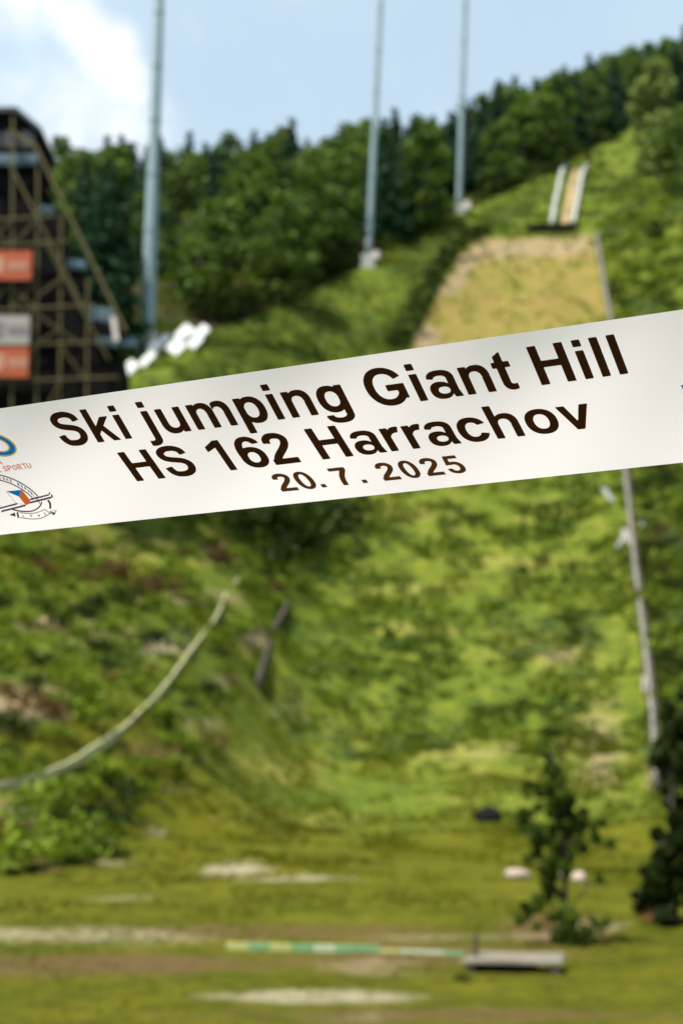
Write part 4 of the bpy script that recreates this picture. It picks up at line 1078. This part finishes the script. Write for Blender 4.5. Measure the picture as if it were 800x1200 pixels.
parts_ += [shape('blue', poly(*P10((75, 357), (262, 340), (222, 418))), 5, 30, 572, 584, .4, BLUE), shape('org', poly(*P10((262, 342), (358, 462), (345, 505), (305, 522), (222, 418))), 20, 38, 572, 594, .4, ORANGE),
           shape('whl', stroke(P10((75, 357), (195, 495), (300, 520)), .35, 1, False), 5, 34, 573, 594, .3, GREY)]
parts_ += [shape('low', I(stroke(P10((150, 572), (260, 592), (370, 590), (440, 560), (480, 520), (492, 480)), 1.6), box(0, 0, 100, 700)), 13, 52, 586, 602, .35, GREY),
           shape('low2', stroke(P10((565, 462), (590, 500), (592, 560)), 2.4), 52, 63, 584, 600, .35, GREY),
           shape('rib', U(stroke(P10((235, 608), (350, 618), (440, 605), (530, 570)), .8), stroke(P10((240, 665), (380, 682), (500, 668), (600, 610)), .9), sk((530, 570), (600, 622), .8), sk((205, 600), (220, 668), 2.2)), 20, 64, 594, 612, .3, GREY),
           shape('ribl', poly(*P10((112, 634), (180, 605), (185, 655))), 10, 22, 598, 608, .3, GREY), shape('rib3', I(poly(*P10((585, 590), (668, 578), (640, 640), (615, 625))), NOT(poly(*P10((600, 590), (660, 585), (638, 608))))), 56, 70, 594, 606, .3, GREY)]
def arc_place(txt_, a0, a1, rx=39.6, ry=17.6):
    def f(k):
        a = R(a0 + (a1 - a0) * k / (len(txt_) - 1)); ct, st = math.cos(R(27)), math.sin(R(27))
        ex, ey = rx * math.cos(a), ry * math.sin(a); x = oc[0] + ex * ct - ey * st; y = oc[1] + ex * st + ey * ct
        tx, ty = -rx * math.sin(a), ry * math.cos(a); tx, ty = tx * ct - ty * st, tx * st + ty * ct; l = math.hypot(tx, ty); tx /= l; ty /= l
        return x - tx * 1.2 + ty * -1.0 * -1.0, y - ty * 1.2 + 1.3, (tx, ty), (-.35, -.93)
    return f
t1 = 'ČESKE REPUBLIKY'
emblem('ski_emblem', parts_ + small_text(t1, arc_place(t1, -128, -31), 2.2, 3.1, .62, GREY) + small_text('1903', lambda k: (27.5 + [0, 9, 18, 25][k], 606.3 - [0, .2, .8, 2.6][k], (1, -.15), (-.5, -.86)), 2.3, 3.0, .6, GREY), 'grey round emblem with crossed skis and a blue white orange flag')
emblem('corner_mark', [shape('c', poly((794.5, 447), (800, 451), (812, 449), (818, 462), (806, 468)), 790, 822, 444, 470, .6, NAVY)], 'dark blue mark cut by the right edge of the frame')

# ------------------------------------------------------------------ light
SUN_EL, SUN_AZ = 60.0, -126.0          # azimuth measured from +Y (view direction) towards +X
az, el = R(SUN_AZ), R(SUN_EL)
to_sun = Vector((math.sin(az) * math.cos(el), math.cos(az) * math.cos(el), math.sin(el)))
sun = bpy.data.lights.new('sun', 'SUN'); sun.energy = 5.0; sun.angle = R(.5); sun.color = (1, .95, .86)
so = bpy.data.objects.new('sun', sun); COL.objects.link(so); so.rotation_euler = to_sun.to_track_quat('Z', 'Y').to_euler()
so.location = (0, 0, 300)
w = bpy.data.worlds.new('World'); S.world = w; w.use_nodes = True
nt = w.node_tree; nt.nodes.clear(); L = nt.links.new
out = N(nt, 'OutputWorld'); bg = N(nt, 'Background')
sky = N(nt, 'TexSky'); sky.sky_type = 'NISHITA'; sky.sun_disc = False; sky.sun_elevation = el; sky.sun_rotation = az
sky.air_density = 1.0; sky.dust_density = 1.5; sky.ozone_density = 1.5
tc = N(nt, 'TexCoord')
nz = N(nt, 'TexNoise'); nz.inputs['Scale'].default_value = 20; nz.inputs['Detail'].default_value = 9; nz.inputs['Roughness'].default_value = .55
L(tc.outputs['Generated'], nz.inputs['Vector'])
CL = [(128, 62, .002, .030, 1.0), (108, 44, 0, .026, .95), (88, 24, 0, .026, .95), (62, 6, 0, .028, .9), (30, -10, 0, .04, .9), (148, 86, 0, .024, .95), (158, 108, 0, .016, .8), (140, 100, 0, .02, .8), (8, 20, 0, .03, .45),
      (140, 160, 0, .05, .55), (15, 112, 0, .05, .3), (60, 190, 0, .07, .6), (100, 130, 0, .06, .35), (60, 80, 0, .03, .1)]
def blob(px, py, r0, r1):
    d = ray(px, py).normalized(); vm = N(nt, 'VectorMath', operation='DISTANCE'); L(tc.outputs['Generated'], vm.inputs[0]); vm.inputs[1].default_value = d
    mr = N(nt, 'MapRange'); mr.inputs['From Min'].default_value = r1; mr.inputs['From Max'].default_value = r0; mr.clamp = True; L(vm.outputs['Value'], mr.inputs['Value']); return mr.outputs[0]
bl_ = [blob(px_, py_, r0_, r1_) for px_, py_, r0_, r1_, _ in CL]
wt = [q_[4] for q_ in CL]
acc = None
for b_, k_ in zip(bl_, wt):
    mm = N(nt, 'Math', operation='MULTIPLY'); L(b_, mm.inputs[0]); mm.inputs[1].default_value = k_
    if acc is None: acc = mm.outputs[0]
    else:
        ma = N(nt, 'Math', operation='MAXIMUM'); L(acc, ma.inputs[0]); L(mm.outputs[0], ma.inputs[1]); acc = ma.outputs[0]
ns = N(nt, 'Math', operation='MULTIPLY_ADD'); L(nz.outputs['Fac'], ns.inputs[0]); ns.inputs[1].default_value = 1.1; ns.inputs[2].default_value = -.52
ad = N(nt, 'Math', operation='ADD'); L(acc, ad.inputs[0]); L(ns.outputs[0], ad.inputs[1])
cf = N(nt, 'MapRange'); cf.interpolation_type = 'SMOOTHSTEP'; cf.inputs['From Min'].default_value = .05; cf.inputs['From Max'].default_value = .85; L(ad.outputs[0], cf.inputs['Value'])
# thin veil over the whole sky
nz2 = N(nt, 'TexNoise'); nz2.inputs['Scale'].default_value = 2.2; nz2.inputs['Detail'].default_value = 5; L(tc.outputs['Generated'], nz2.inputs['Vector'])
vl = N(nt, 'MapRange'); vl.inputs['From Min'].default_value = .25; vl.inputs['From Max'].default_value = .8; vl.inputs['To Min'].default_value = .45; vl.inputs['To Max'].default_value = .85; L(nz2.outputs['Fac'], vl.inputs['Value'])
mv = N(nt, 'MixRGB'); L(vl.outputs[0], mv.inputs[0]); L(sky.outputs[0], mv.inputs[1]); mv.inputs[2].default_value = (5.6, 7.1, 8.0, 1)
mc = N(nt, 'MixRGB'); L(cf.outputs[0], mc.inputs[0]); L(mv.outputs[0], mc.inputs[1]); mc.inputs[2].default_value = (7.6, 7.8, 8.0, 1)
L(mc.outputs[0], bg.inputs[0]); bg.inputs[1].default_value = .08
L(bg.outputs[0], out.inputs[0])

S.view_settings.view_transform = 'Standard'
S.view_settings.look = 'None'
S.view_settings.exposure = 0.84
S.view_settings.gamma = 1.0
S.render.engine = 'CYCLES'
S.cycles.use_denoising = True
S.cycles.max_bounces = 6
S.cycles.transparent_max_bounces = 4
S.render.resolution_x = 682; S.render.resolution_y = 1024
